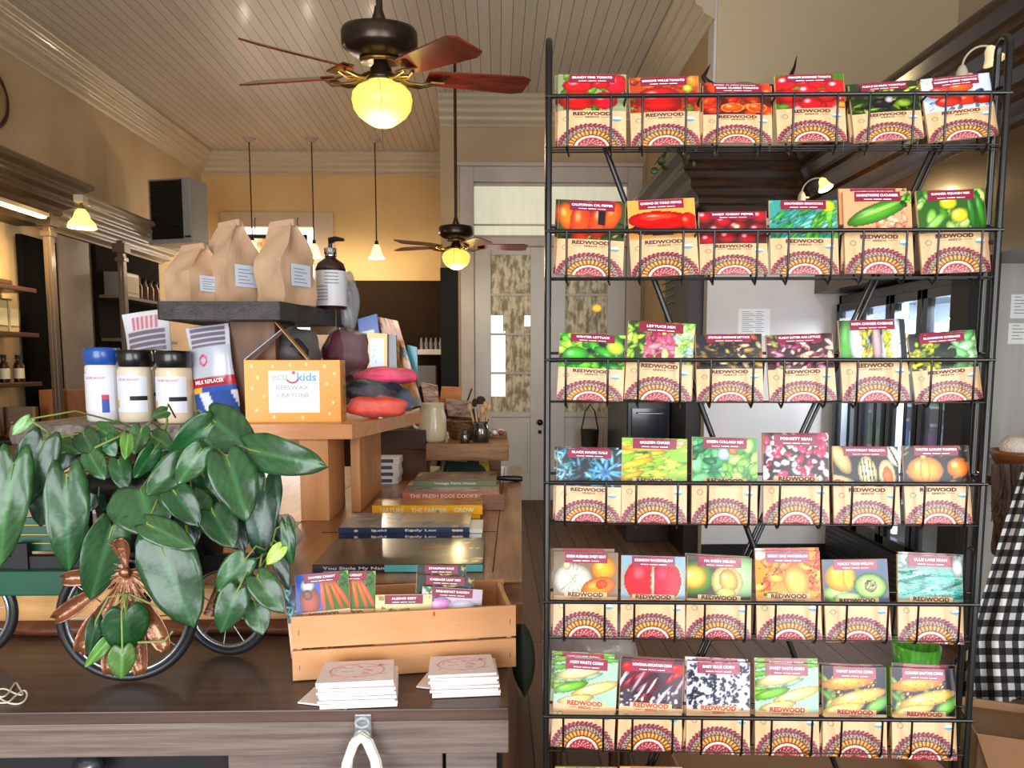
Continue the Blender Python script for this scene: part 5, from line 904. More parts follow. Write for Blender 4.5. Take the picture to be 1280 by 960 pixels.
# bundle stuffed behind the pitcher
def bundle(nm,lb,quad,Y,th,col,cat,col2=None):
    pts=[P(x,y,Y) for x,y in quad]; m=MB().prism(pts,(0,th,0)); tag(m.build(nm,mat(nm+'_'+col,h(col),.5,col2=h(col2) if col2 else None,scale=25,stretch=(1,1,3)),bevel=.004),lb,cat)
bundle('orange_packet','orange patterned packet standing behind the pitcher',[(548,512),(574,512),(578,484),(552,483)],3.22,.02,'b8622c','packet','c8803c')
bundle('striped_cloth_roll','red and cream striped cloth roll leaning behind the pitcher',[(532,511),(550,512),(546,482),(526,478)],3.2,.04,'8a2c28','cloth','d8c4ac')
bundle('striped_parcel','dark red striped parcel leaning right of the orange packet',[(560,520),(592,522),(588,502),(557,498)],3.16,.04,'6a2c24','parcel','b89c88')
bundle('dark_green_bundle','dark green cloth bundle lying over the wicker basket',[(560,530),(598,532),(596,512),(572,508)],3.24,.05,'26302a','cloth','141a18')
bundle('dark_cloth','dark brown cloth folded beside the leaning books',[(520,512),(532,512),(530,483),(520,482)],3.25,.05,'2c1a12','cloth')
t=thing('thin_rod','thin dark rod sticking up to the right behind the pitcher','rod',tuple(P(583,498,3.3))); lmesh(MB().tube([(-.02,0,-.08),(.025,0,.045)],.004,6),'shaft',black,t)
t=thing('tray_with_pebbles','small wooden tray with white and brown pieces on the far riser','tray',(P(618,552,3.2).x,3.2,ZF)); lmesh(MB().box(-.05,.05,-.1,.1,0,.008),'base',rustic,t); lmesh(MB().tube([(-.05,-.1,.008),(.05,-.1,.008),(.05,.1,.008),(-.05,.1,.008)],.006,6,closed=True),'rim',rustic,t)
for k in range(6): tag(MB().ell((P(618,552,3.2).x-.03+.03*(k%3),3.14+.05*(k//3)+.03,ZF+.02),(.014,.018,.012)).build('polished_piece',paper if k%2 else mat('brown_piece',h('8a4a34'),.4)),'%s piece in the small tray on the far riser'%('front left brown','front middle white','front right brown','back left white','back middle brown','back right white')[k],'trinket',group='pieces in the small tray')
# ================================================================== BICYCLE CART PLANTER, SPOON FLOWER, PLANT
ZC=.978
steel=mat('bright_rim_steel',h('9aa0a4'),.25,.9); tyre=mat('black_tyre',h('17181b'),.45,0,.2); greenp=mat('dark_green_paint',h('0f4a34'),.35,0,.3); yel=mat('yellow_pinstripe',h('c8a42c'),.4)
cart=thing('bicycle_cart_planter','small green and black bicycle cart with spoked black wheels holding the vine pot','plant stand',(P(160,760,1.34).x,1.34,ZC))
def wheel(px,py,Y,rpx,yaw,lb,spin=0):
    c=P(px,py,Y); r=rpx*Y/900; c.z=ZC+r+.002; M=Matrix.Translation(c)@Matrix.Rotation(yaw,4,'Z')@Matrix.Rotation(PI/2,4,'X')
    w=MB(M).tube([((r-.006)*math.cos(a),(r-.006)*math.sin(a),0) for a in np.linspace(0,2*PI,49)[:-1]],.008,10,closed=True).build('wheel',tyre,cart)
    MB(M).tube([((r-.016)*math.cos(a),(r-.016)*math.sin(a),0) for a in np.linspace(0,2*PI,49)[:-1]],.0042,8,closed=True).build('rim',steel,w)
    m=MB(M)
    for k in range(10): a=2*PI*k/10+spin; m.tube([(0,0,.01*(-1)**k),((r-.018)*math.cos(a),(r-.018)*math.sin(a),0)],.0012,5)
    m.build('spokes',steel,w); MB(M).lathe([(0,-.016),(.012,-.016),(.014,0),(.012,.016),(0,.016)],n=14).build('hub',steel,w); return c
wc=wheel(160,780,1.27,84,R(6),'front'); wheel(283,768,1.385,60,R(-12),'side',.2); wheel(-42,780,1.37,62,R(4),'left',.1)
cf0=P(160,780,1.34)
def cbx(nm,x0,x1,y0,y1,Y,d,mt,**k): a,b=P(x0,y1,Y),P(x1,y0,Y); return MB().box(a.x,b.x,Y,Y+d,a.z,b.z).build(nm,mt,cart,**k)
cbx('bed_board',-45,96,714,746,1.36,.03,greenp,bevel=.003)
cbx('frame_rail',-45,330,694,714,1.38,.02,blackmatte,bevel=.002)
sl=cbx('side_board',-45,100,646,690,1.40,.015,greenp,bevel=.002)
for yy in (656,668,679): 
    a,b=P(-45,yy+1,1.398),P(98,yy-.6,1.398); MB().box(a.x,b.x,1.396,1.40,a.z,b.z).build('pinstripe',yel,sl)
cbx('post',16,33,680,716,1.375,.015,blackmatte); cbx('post',100,110,640,716,1.39,.015,blackmatte); 
m=MB(); a=P(235,690,1.31); m.tube([a,P(250,600,1.36),P(262,560,1.38)],.012,8); m.tube([P(235,690,1.31),(wc.x,1.29,wc.z)],.01,8); m.tube([P(160,700,1.3),(wc.x,1.285,wc.z)],.007,8); m.build('fork',black,cart)
potc=P(205,640,1.42)
pt=thing('heartleaf_vine','large trailing heartleaf vine with glossy dark green leaves spilling over its black pot','potted plant',(potc.x,1.42,P(205,715,1.40).z))
z0=P(205,715,1.40).z; 
MB().lathe([(.095,z0),(.10,z0+.01),(.13,z0+.17),(.137,z0+.172),(.137,z0+.2),(.125,z0+.2),(.118,z0+.17),(.0,z0+.17)],(potc.x,1.43,0),32).build('pot',mat('black_pot',h('101113'),.45),pt)
MB().lathe([(.118,z0+.178),(0,z0+.185)],(potc.x,1.43,0),24).build('soil',mat('soil',h('2a1c14'),.95),pt)
leafm=printmat('waxy_leaf',.3,.25,.25,20); b=leafm.node_tree.nodes['Principled BSDF']; b.inputs['Subsurface Weight'].default_value=0
def leafcol(tone):
    base=np.array(tone)
    def f(u,v):
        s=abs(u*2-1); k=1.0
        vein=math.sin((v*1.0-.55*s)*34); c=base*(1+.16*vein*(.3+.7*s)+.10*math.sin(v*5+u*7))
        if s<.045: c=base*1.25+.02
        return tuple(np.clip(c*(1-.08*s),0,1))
    return f
def leafshape(L,W,fold,arch,droop,wav):
    def f(u,v):
        s=u*2-1; t=v
        w=(t+.20)**.33*max(0,1-t)**.64*1.52
        if t>.86: w*=.55+.45*(1-t)/.14
        w=max(w,.0)*(1 if t<1 else 0)
        x=s*W/2*w; y=L*t-.20*L*math.sin(PI*min(1,abs(s)*.9))*(1-t)**3 + .14*L*abs(s)**4*(1-t)**4
        z=fold*abs(x)-arch*L*(t-.3)**2-droop*L*t*t+wav*L*math.sin(t*9+s*2)*abs(s)
        return (x,y,z)
    return f
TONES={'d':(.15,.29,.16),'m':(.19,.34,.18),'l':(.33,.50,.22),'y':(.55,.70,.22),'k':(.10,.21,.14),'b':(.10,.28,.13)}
lk={}
def leaf(base,tip,wpx,Y0,Y1,tone='d',roll=0,tilt=None,stemto=None,i=0):
    a=P(base[0],base[1],Y0); b=P(tip[0],tip[1],Y1); d=b-a; L=d.length; W_=.93*wpx*((Y0+Y1)/2)/900
    yx=d.normalized(); view=(Vector((0,0,CAMZ))-a).normalized()
    n=(view-yx*view.dot(yx)).normalized(); n=Matrix.Rotation(roll,3,yx)@n; xx=yx.cross(n).normalized()
    M=Matrix((xx,yx,n)).transposed().to_4x4(); M.translation=a
    r=np.random.RandomState(i+10); m=MB(M)
    m.grid(10,18,leafshape(L*1.0,W_*1.08,-.12+.3*r.rand(),.12+.2*r.rand(),0,.02),cf=leafcol(np.array(TONES[tone])*(.9+.25*r.rand())))
    o=m.build('leaf',leafm,pt,solid=.0006)
    # petiole
    q=Vector(stemto) if stemto is not None else Vector((potc.x+(a.x-potc.x)*.45,1.42,max(z0+.2,a.z-.02+.0)))
    mid=(a+q)/2+Vector((0,-.01,.02)); MB().tube([q,mid,a,a+yx*L*.15],[.0018,.0017,.0016,.0008],6).build('petiole',stemm,o)
    return o
stemm=mat('green_stem',h('8a9a4a'),.4,col2=h('6a7a3a'),scale=9)
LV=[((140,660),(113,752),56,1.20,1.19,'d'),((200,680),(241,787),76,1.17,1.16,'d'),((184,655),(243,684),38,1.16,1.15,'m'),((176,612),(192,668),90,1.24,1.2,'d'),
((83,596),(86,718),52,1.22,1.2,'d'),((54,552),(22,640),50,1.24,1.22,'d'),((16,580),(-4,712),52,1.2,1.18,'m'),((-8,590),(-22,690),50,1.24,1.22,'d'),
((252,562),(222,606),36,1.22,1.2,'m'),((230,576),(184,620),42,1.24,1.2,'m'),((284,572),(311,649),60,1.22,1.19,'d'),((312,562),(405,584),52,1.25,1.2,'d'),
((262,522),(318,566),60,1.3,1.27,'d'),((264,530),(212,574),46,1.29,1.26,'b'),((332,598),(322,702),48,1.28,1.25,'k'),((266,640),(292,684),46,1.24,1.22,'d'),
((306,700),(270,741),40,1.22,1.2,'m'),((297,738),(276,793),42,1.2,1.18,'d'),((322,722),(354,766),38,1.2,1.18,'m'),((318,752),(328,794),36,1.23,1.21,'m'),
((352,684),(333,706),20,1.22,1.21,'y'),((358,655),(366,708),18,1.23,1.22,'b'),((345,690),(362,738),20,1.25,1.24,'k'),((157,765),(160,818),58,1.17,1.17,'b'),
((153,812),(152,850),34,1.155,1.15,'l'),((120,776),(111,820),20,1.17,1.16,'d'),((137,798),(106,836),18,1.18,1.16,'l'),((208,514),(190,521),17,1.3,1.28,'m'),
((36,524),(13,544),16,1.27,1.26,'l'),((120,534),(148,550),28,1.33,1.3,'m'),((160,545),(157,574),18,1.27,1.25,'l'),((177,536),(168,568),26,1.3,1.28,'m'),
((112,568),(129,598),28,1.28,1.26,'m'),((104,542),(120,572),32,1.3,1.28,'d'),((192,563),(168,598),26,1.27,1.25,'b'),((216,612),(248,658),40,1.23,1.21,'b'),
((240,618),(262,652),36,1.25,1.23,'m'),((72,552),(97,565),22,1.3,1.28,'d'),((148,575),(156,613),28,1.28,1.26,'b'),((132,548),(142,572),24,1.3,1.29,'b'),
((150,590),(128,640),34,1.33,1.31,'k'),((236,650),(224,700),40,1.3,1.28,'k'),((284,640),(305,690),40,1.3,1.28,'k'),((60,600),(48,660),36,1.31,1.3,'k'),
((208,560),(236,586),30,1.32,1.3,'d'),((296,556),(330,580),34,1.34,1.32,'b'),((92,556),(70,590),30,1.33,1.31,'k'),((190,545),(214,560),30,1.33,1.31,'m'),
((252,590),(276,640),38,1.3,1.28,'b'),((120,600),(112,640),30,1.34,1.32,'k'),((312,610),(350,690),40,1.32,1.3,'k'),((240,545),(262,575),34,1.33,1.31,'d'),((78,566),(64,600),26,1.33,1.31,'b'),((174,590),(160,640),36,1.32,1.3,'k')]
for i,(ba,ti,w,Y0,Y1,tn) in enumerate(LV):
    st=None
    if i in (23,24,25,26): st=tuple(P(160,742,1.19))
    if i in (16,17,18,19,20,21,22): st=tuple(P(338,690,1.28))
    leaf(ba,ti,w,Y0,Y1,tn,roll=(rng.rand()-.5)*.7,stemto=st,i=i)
m=MB()
for pts in ([(205,600,1.4),(180,560,1.36),(150,545,1.3),(118,560,1.28)],[(205,600,1.4),(230,640,1.3),(240,700,1.26),(200,760,1.2),(160,742,1.19),(158,768,1.17)],[(215,600,1.4),(290,600,1.34),(335,640,1.3),(338,690,1.28),(330,715,1.24)],[(190,590,1.4),(120,570,1.33),(70,556,1.3),(40,540,1.28)],[(372,652,1.25),(360,675,1.25),(340,695,1.27)],[(216,789,1.2),(205,802,1.19),(172,803,1.18)],[(210,590,1.4),(225,545,1.36),(250,525,1.34),(272,516,1.33)],[(70,556,1.3),(60,540,1.28),(36,524,1.27)],[(205,545,1.36),(209,525,1.31),(207,514,1.3)]):
    q=[P(*p) for p in pts]; m.tube([q[0].lerp(q[0],0)]+[v for a_,b_ in zip(q,q[1:]) for v in (a_.lerp(b_,.5),b_)],.0022,6)
m.build('vine_stem',stemm,pt)
# spoon flower
cop=mat('hammered_copper',h('7a4a30'),.3,.55,.5,col2=h('94603f'),scale=12,bump=.25,bscale=90)
fcx,fcy,FY=157,715,1.205; fc=P(fcx,fcy,FY)
fl=thing('spoon_flower_ornament','copper flower ornament made of hammered spoons standing before the front cart wheel','ornament',(fc.x,FY,ZC))
for k,(tx,ty,Yt) in enumerate(((70,722,1.2),(76,775,1.2),(70,724,1.2),(105,832,1.195),(137,846,1.19),(176,844,1.19),(208,815,1.195),(226,774,1.2),(205,712,1.21),(150,660,1.2),(126,670,1.2))):
    if k==2: continue
    tx,ty=[(66,776),(76,724),None,(98,818),(137,846),(177,846),(210,814),(232,772),(196,716),(151,672),(129,680)][k]
    tip=P(tx,ty,Yt); d=tip-fc; L=d.length; y=d.normalized(); v=Vector((0,-1,0)); n=(v-y*v.dot(y)).normalized(); x=y.cross(n); M=Matrix((x,y,n)).transposed().to_4x4(); M.translation=fc; m=MB(M); L*=.98
    ww=.0185 if k>=3 and k<=6 else .014
    m.grid(8,16,lambda u,v_:((u*2-1)*(.005+(ww-.005)*max(0,min(1,(v_-.2)/.45))*(math.sqrt(max(0,1-((v_-.72)/.285)**2)) if v_>.72 else 1)),L*(.04+.96*v_),.009*(u*2-1)**2*min(1,v_*1.5)+.012*(v_-.5)**2-.006))
    m.build('spoon_petal',cop,fl,solid=.0012)
MB().ell(tuple(fc+Vector((0,-.004,0))),(.009,.006,.009)).build('centre',cop,fl); MB().tube([fc+Vector((0,.004,0)),(fc.x,FY+.03,fc.z-.03),(wc.x,1.262,wc.z)],.0035,8).build('stem_rod',black,fl)
# second copper ornament behind, seen through the side wheel
f2=thing('copper_spoon_pair','two copper spoons hanging behind the side wheel of the cart','ornament',tuple(P(283,770,1.44)))
for tx,ty in ((302,752),(262,768),(240,728)):
    a,b=P(282,700,1.43),P(tx,ty,1.42); MB().tube([a,a.lerp(b,.6),b],[.003,.007,.013],8).build('spoon',cop,f2)
# ================================================================== SLATTED CRATE AND CARDS
cl=PZ(366,852,ZC); crr=PZ(645,834,ZC); cyaw=math.atan2(crr.y-cl.y,crr.x-cl.x); CW=(crr-cl).length; CHt=(P(644,757,crr.y).z-ZC)
CHt=max(.08,CHt); CD=.17
crate=thing('slatted_crate','pale wooden slatted crate holding seed packets, standing on the dark counter','crate',(cl.x,cl.y,ZC),(0,0,cyaw))
cw=mat('pale_crate_wood',h('d09a6a'),.5,0,.05,col2=h('c48a56'),scale=4,stretch=(.8,6,6),detail=5,bump=.08,bscale=12)
g=CHt*.47
for nm,y0,y1 in (('front',0,.007),('back',CD-.007,CD)):
    for z0_,z1_ in ((0.001,g),(g+.0045,CHt)): lmesh(MB().box(0,CW,y0,y1,z0_,z1_),nm+'_slat',cw,crate,bevel=.0008)
for x in (.0075,CW-.0165): lmesh(MB().box(x,x+.009,.0075,CD-.0075,.001,CHt-.002),'end_board',cw,crate,bevel=.0008)
lmesh(MB().box(.017,CW-.017,.008,CD-.008,.001,.005),'bottom_board',cw,crate)
m=MB(); [m.box(x,x+.0012,-.0006,.0004,z,z+.01) for x in (.012,CW-.012) for z in (.02,.085 if CHt>.1 else .06)]; lmesh(m,'staples',steel,crate)
lmesh(MB().box(CW*.62,CW*.63,-.0005,.0002,CHt*.9,CHt*.97),'red_crayon_mark',mat('red_mark_crate',h('c8343a'),.5),crate)
CRM=Matrix.Translation((cl.x,cl.y,ZC))@Matrix.Rotation(cyaw,4,'Z'); CRi=CRM.inverted()
def cpacket(px,py,yl,kind,title,lb,roll,lean,sx=1):
    o=CRi@Vector((0,0,CAMZ)); d=CRi.to_3x3()@ray(px,py); p=o+d*((yl-o.y)/d.y)
    M=Matrix.Rotation(-lean,4,'X')@Matrix.Rotation(roll,4,'Y'); top=M@Vector((0,0,PH)); q=p-top; q.z=max(q.z,.006)
    Mw=CRM@Matrix.Translation(q)@M; t=packet('seed_packet',lb,tuple(Mw.to_translation()),tuple(Mw.to_euler()),kind,title,False,'seed packets in the slatted crate'); t.scale=(sx,1,1); return t
cpacket(402,716,.035,'carrot','DANVERS CARROT','seed packet with a bearded person and blue sky at the left end of the crate',R(-3),R(8))
cpacket(437,714,.045,'carrot','NANTES CARROT','seed packet with orange carrots in the slatted crate',R(2),R(10))
cpacket(505,743,.03,'beet','ALBINO BEET','maroon-bannered seed packet sunk lowest in the middle of the slatted crate',R(2),R(8),1.1)
cpacket(552,706,.075,'greens','ETHIOPIAN KALE','rearmost seed packet of the right-hand fan in the slatted crate',R(3),R(14))
cpacket(557,720,.055,'greens','CABBAGE LEAF MIX','second seed packet of the right-hand fan, with purple and green leaves',R(5),R(12),1.15)
cpacket(566,735,.035,'radish','BREAKFAST RADISH','front seed packet of the right-hand fan with pink and white roots',R(6),R(10),1.2)
cpacket(388,728,.06,'kale','BLUE CURLED KALE','seed packet with blue print at the far left behind the others in the slatted crate',R(-6),R(12))
# stacks of small paper envelopes
env=mat('envelope_paper',h('e9dfdc'),.5,col2=h('e2d2cf'),scale=8); pink=mat('pink_print',h('cf7c82'),.5)
def envs(px,py,n,w,d,yaw,where,grp,dx):
    b=PZ(px,py,ZC)
    for k in range(n):
        t=thing('paper_envelope','%s small white paper envelope of the %s'%(('lowest','second lowest','third lowest','fourth','middle','fifth from top','fourth from top','third from top','topmost')[k if n==9 else (k if k<4 else k)] if k<n-1 else 'topmost',where),'envelope',(b.x+dx*k+.002*math.sin(k*2.3),b.y+.002*math.cos(k*1.7),ZC+.0005+.0052*k),(0,0,yaw+.03*math.sin(k*1.9)),grp)
        lmesh(MB().prism([(-w/2,0,0),(w/2,0,0),(w/2-.004,d,0),(-w/2+.004,d,0)],(0,0,.0045)),'envelope_body',env,t,bevel=.001)
        if k==n-1:
            m=MB(); r=np.random.RandomState(3)
            for q in range(26): m.cbox((r.uniform(-.38,.38)*w,r.uniform(.15,.85)*d,.0048),(r.uniform(.004,.018),.0012,.0004),(0,0,r.uniform(-.6,.6)))
            m.tube([(.36*w*math.cos(a),d*.5+.32*d*math.sin(a),.0048) for a in np.linspace(0,2*PI,20)],.0007,4); lmesh(m,'pink_printing',pink,t)
    return
envs(448,886,9,.128,.085,R(4),'left stack before the slatted crate','envelopes in the left stack',-.0006)
envs(583,872,8,.118,.08,R(4),'right stack before the slatted crate','envelopes in the right stack',-.0008)
t=thing('leaning_envelope','white envelope fanned out at the left bottom of the left stack','envelope',tuple(PZ(392,882,ZC)),(0,0,R(-14))); lmesh(MB().box(-.03,.06,0,.07,0,.003),'envelope_body',env,t,bevel=.001)
t=thing('leaning_envelope','white envelope fanned out at the left bottom of the right stack','envelope',tuple(PZ(540,862,ZC)),(0,0,R(-14))); lmesh(MB().box(-.03,.05,.0,.06,0,.003),'envelope_body',env,t,bevel=.001)
# clip with cord
hk=P(454,908,YC0-.006); ht=thing('acrylic_hook','clear bow-shaped acrylic hook stuck to the counter front','hook',(hk.x,YC0-.004,hk.z-.02))
acr=mat('clear_acrylic',h('e4e8ea'),.05,0,.6,trans=.75)
lmesh(MB().box(-.014,.014,-.005,.0,-.004,.042),'back_plate',acr,ht,bevel=.003)
lmesh(MB().tube([(.011*math.cos(a),-.010,.03+.008*math.sin(a)) for a in np.linspace(0,2*PI,17)[:-1]],.0026,8,closed=True),'upper_loop',acr,ht); lmesh(MB().tube([(.012*math.cos(a),-.012,.008+.010*math.sin(a)) for a in np.linspace(0,2*PI,17)[:-1]],.003,8,closed=True),'lower_loop',acr,ht)
lmesh(MB().tube([(0,0,.02),(0,-.012,.018),(0,-.022,.008)],.003,8),'prong',acr,ht)
bt=thing('tote_bag_handles','off-white cloth tote handles hanging from the acrylic hook','tote bag',(hk.x,YC0-.03,hk.z-.2)); wh=mat('offwhite_cotton',h('e4e0d6'),.8,bump=.3,bscale=120)
for s,dd in ((1,.0),(-1,.006)):
    cx=.0; m=MB()
    path=[(-.036*s-.004,-.19),(-.030*s,-.12),(-.022*s,-.05),(-.010*s,-.02),(0,-.012),(.012*s,-.022),(.024*s,-.055),(.034*s,-.12),(.04*s,-.19)]
    pp=[(hk.x+x,YC0-.022-dd,hk.z+z+.004) for x,z in path]
    vs=[];fs=[]
    for i,(x,y,z) in enumerate(pp):
        a=Vector(pp[max(i-1,0)]); b_=Vector(pp[min(i+1,len(pp)-1)]); t_=(b_-a).normalized(); n=Vector((t_.z,0,-t_.x))*.0075
        vs+=[(x+n.x,y,z+n.z),(x-n.x,y,z-n.z)]
    fs=[(2*i,2*i+1,2*i+3,2*i+2) for i in range(len(pp)-1)]; m.add(vs,fs,0,True); m.build('cloth_strap',wh,bt,solid=.003)
# string on the counter
sp=[(-20,860),(0,872),(10,868),(16,858),(20,853),(26,862),(28,868),(20,868),(5,862),(-8,866),(6,876),(20,879),(30,876),(34,869),(30,864),(20,870),(8,878),(-14,876)]
q=[PZ(x,y,ZC+.002) for x,y in sp]; q2=[]
for i in range(len(q)-1):
    p0=q[max(i-1,0)];p1=q[i];p2=q[i+1];p3=q[min(i+2,len(q)-1)]
    for t_ in (0,.25,.5,.75): q2.append(.5*((2*p1)+(p2-p0)*t_+(2*p0-5*p1+4*p2-p3)*t_*t_+(3*p1-p0-3*p2+p3)*t_**3)+Vector((0,0,.0015*math.sin(i+t_))))
tag(MB().tube(q2,.0016,6).build('loose_string',mat('cream_string',h('dccdb8'),.8)),'tangled cream string lying on the dark counter at the left edge','string')
# little things seen through the vine
tag(MB().cbox(tuple(PZ(108,640,ZW)+Vector((0,0,.03))),(.09,.05,.06)).build('red_white_packet',mat('red_white_print',h('c8283a'),.4,col2=h('f0ece8'),scale=20,lo=.48,hi=.52)),'red and white packet on the wooden counter behind the vine','packet')
t=thing('clear_wrapped_parcel','clear-wrapped pale parcel on the wooden counter between vine and pine leg','parcel',tuple(PZ(352,690,ZW))); lump(t,(0,0,.045),(.045,.05,.05),mat('frosted_film',h('a8acb0'),.2),'wrapping',41)
# ================================================================== RIGHT SIDE
XFc=2.6
fm=mat('black_cooler_frame',h('121214'),.35,0,.2)
coolin=mat('cooler_interior_white',h('c4ccd4'),.4); coolg=mat('cooler_glass',h('c8d4dc'),.06,0,alpha=.16,coat=.3)
ys=[4.02,4.38,4.74,5.10,5.5]
fr=thing('glass_door_cooler','long black upright cooler with glass doors along the right wall','refrigerator',(XFc+.35,4.75,0))
m=MB(); m.box(XFc+.02,XR-.02,4.0,4.03,0,2.07); m.box(XFc+.02,XR-.02,5.5,5.54,0,2.07); m.box(XR-.1,XR-.06,4.0,5.54,0,2.07); m.box(XFc+.02,XR-.02,4.0,5.54,2.0,2.07); m.box(XFc+.02,XR-.02,4.0,5.54,.0,.32); m.build('cabinet',fm,fr,bevel=.004)
MB().box(XR-.12,XR-.105,4.04,5.49,.32,2.0).box(XFc+.04,XR-.12,5.47,5.49,.32,2.0).box(XFc+.04,XR-.12,4.04,5.47,.32,.33).build('white_liner',coolin,fr)
zb0=.78
for k in range(4):
    y0,y1=ys[k]+.01,ys[k+1]-.01; x=XFc-.02
    d=MB(); d.box(x,x+.05,y0,y0+.045,.34,2.0); d.box(x,x+.05,y1-.045,y1,.34,2.0); d.box(x,x+.05,y0,y1,1.94,2.0); d.box(x,x+.05,y0,y1,.34,.40); dd=d.build('door',fm,fr,bevel=.003)
    MB().box(x+.02,x+.028,y0+.04,y1-.04,.40,1.94).build('glass_pane',coolg,dd); MB().tube([(x-.03,y0+.06,.9),(x-.03,y0+.06,1.4)],.01,8).build('handle',fm,dd)
for z in (.62,.95,1.28,1.6):
    m=MB(); m.box(XFc+.12,XR-.14,4.05,5.48,z-.01,z); m.build('wire_shelf',mat('cooler_shelf',h('c8ccd4'),.4),fr)
v=MB(); v.box(XFc-.03,XFc+.0,4.1,5.5,.05,.32); gp=v.build('vent_grille',mat('vent_black',h('1c1d20'),.4),fr)
for k in range(6): MB().box(XFc-.036,XFc-.03,4.12,5.48,.075+.04*k,.09+.04*k).build('vent_slat',mat('vent_edge',h('2c2e33'),.3),gp)
MB().box(XFc+.08,XFc+.11,4.06,4.09,.4,1.95).build('door_light',mat('added_cool_glow',h('dce8ff'),.3,emit=1.6,ecol=h('cfe0ff')),fr); MB().box(XFc+.08,XFc+.11,4.75,4.78,.4,1.95).build('door_light',MATS['added_cool_glow'],fr)  # added glowing strips, in place of window reflections on the door glass
area('added_cooler_fill',(XFc+.16,4.72,1.9),(0,0,0),.08,1.1,60,(.75,.86,1))  # added fill lamp that brightens the cooler interior behind the glass
cols=[('blue',h('5a78b8')),('white',h('d8dce4')),('violet',h('8a4a9a')),('green',h('5a9a6a')),('pale blue',h('a8c0dc'))]; r=np.random.RandomState(9)
for si,(z,zn) in enumerate(((.62,'lowest'),(.95,'second'),(1.28,'third'),(1.6,'top'))):
    for k in range(9):
        cn,c=cols[r.randint(5)]; y=4.12+.155*k; rr=.035+.012*r.rand(); hh=.18+.08*r.rand()
        t=thing('drink_bottle','%s bottle in the cooler, %s on the %s shelf counted from the near end'%(cn,('first','second','third','fourth','fifth','sixth','seventh','eighth','last')[k],zn),'bottle',(XFc+.2+.02*(k%2),y,z),group='bottles inside the cooler')
        lmesh(MB().lathe([(rr,0),(rr,hh*.6),(rr*.4,hh*.82),(rr*.4,hh)],n=12),'body',mat('bottle_'+cn.replace(' ','_'),c,.3),t); lmesh(MB().lathe([(rr*.45,hh),(rr*.45,hh+.02),(0,hh+.02)],n=10),'cap',paper,t)
# dark display cooler in the passage
dcl=thing('black_display_cooler','low black cooler with dark glass front beside the double doors','refrigerator',(1.33,6.6,0))
tz=P(790,497,6.5).z
MB().box(1.12,1.5,6.2,7.3,0,tz).build('cabinet',fm,dcl,bevel=.01); MB().box(1.16,1.46,6.17,6.2,.75,tz-.08).build('glass_panel',mat('navy_glass',h('141b28'),.08,0,.8),dcl)
MB().box(1.12,1.5,6.17,6.2,.0,.7).build('lower_panel',mat('brown_black_panel',h('2a1a12'),.3,0,.4),dcl,bevel=.004); MB().tube([(1.2,6.14,tz-.12),(1.42,6.14,tz-.12)],.008,8).build('handle',chrome,dcl)
# light coloured price papers
def wallpaper(lb,x0,y0,x1,y1,Y,lines,cat='notice'):
    a=P(x0,y1,Y); b=P(x1,y0,Y); t=thing('paper_notice',lb,cat,((a.x+b.x)/2,Y,a.z)); MB().box(a.x,b.x,Y-.003,Y-.001,a.z,b.z).build('sheet',paper,t); m=MB(); w=b.x-a.x; hh=b.z-a.z
    for k in range(lines):
        z=b.z-hh*(.1+.8*k/lines); m.box(a.x+w*.12,a.x+w*(.35+.12*(k%3)),Y-.0035,Y-.003,z-.004,z); m.box(a.x+w*.55,a.x+w*(.8-.06*(k%2)),Y-.0035,Y-.003,z-.004,z)
    m.build('text_lines',mat('grey_ink',h('7a8290'),.6),t)
wallpaper('white printed sheet pinned to the grey-white wall above the third packet row',922,386,963,420,YJ,11)
wallpaper('white printed list taped to the panel at the right picture edge',1262,368,1300,398,3.9,6)
wallpaper('grey label notice taped below the list at the right picture edge',1259,404,1300,430,3.9,5)
tag(MB().box(*[q for q in (P(932,640,YJ).x,P(938,640,YJ).x,YJ-.012,YJ-.001,P(935,648,YJ).z,P(935,636,YJ).z)]).build('wall_socket',paper),'small white socket low on the grey-white wall','socket')
# steer horns on the dark cornice
hb=P(940,118,5.1); t=thing('steer_horns','pair of dark curved steer horns on a pale mount above the dark cornice','horns',(hb.x,5.1,3.1))
horn=mat('dark_horn',h('2e221a'),.35,0,.2)
def pxp(l,Y): return [P(x,y,Y) for x,y in l]
MB().tube(pxp([(908,116),(893,109),(884,103),(879,96),(884,88),(888,80)],5.1),[.028,.026,.022,.017,.01,.002],12).build('horn',horn,t); MB().tube(pxp([(952,112),(968,110),(980,106),(988,96),(993,84),(996,70)],5.1),[.028,.026,.022,.017,.01,.002],12).build('horn',horn,t)
MB().ell((P(930,112,5.1).x,5.1,P(930,112,5.1).z-.01),(.13,.04,.06)).build('covered_mount',mat('grey_mount',h('9c9080'),.6),t)
MB().tube([(P(930,112,5.1).x,5.1,3.09),(P(930,112,5.1).x,5.1,P(930,112,5.1).z-.04)],.02,8).build('stand',horn,t)
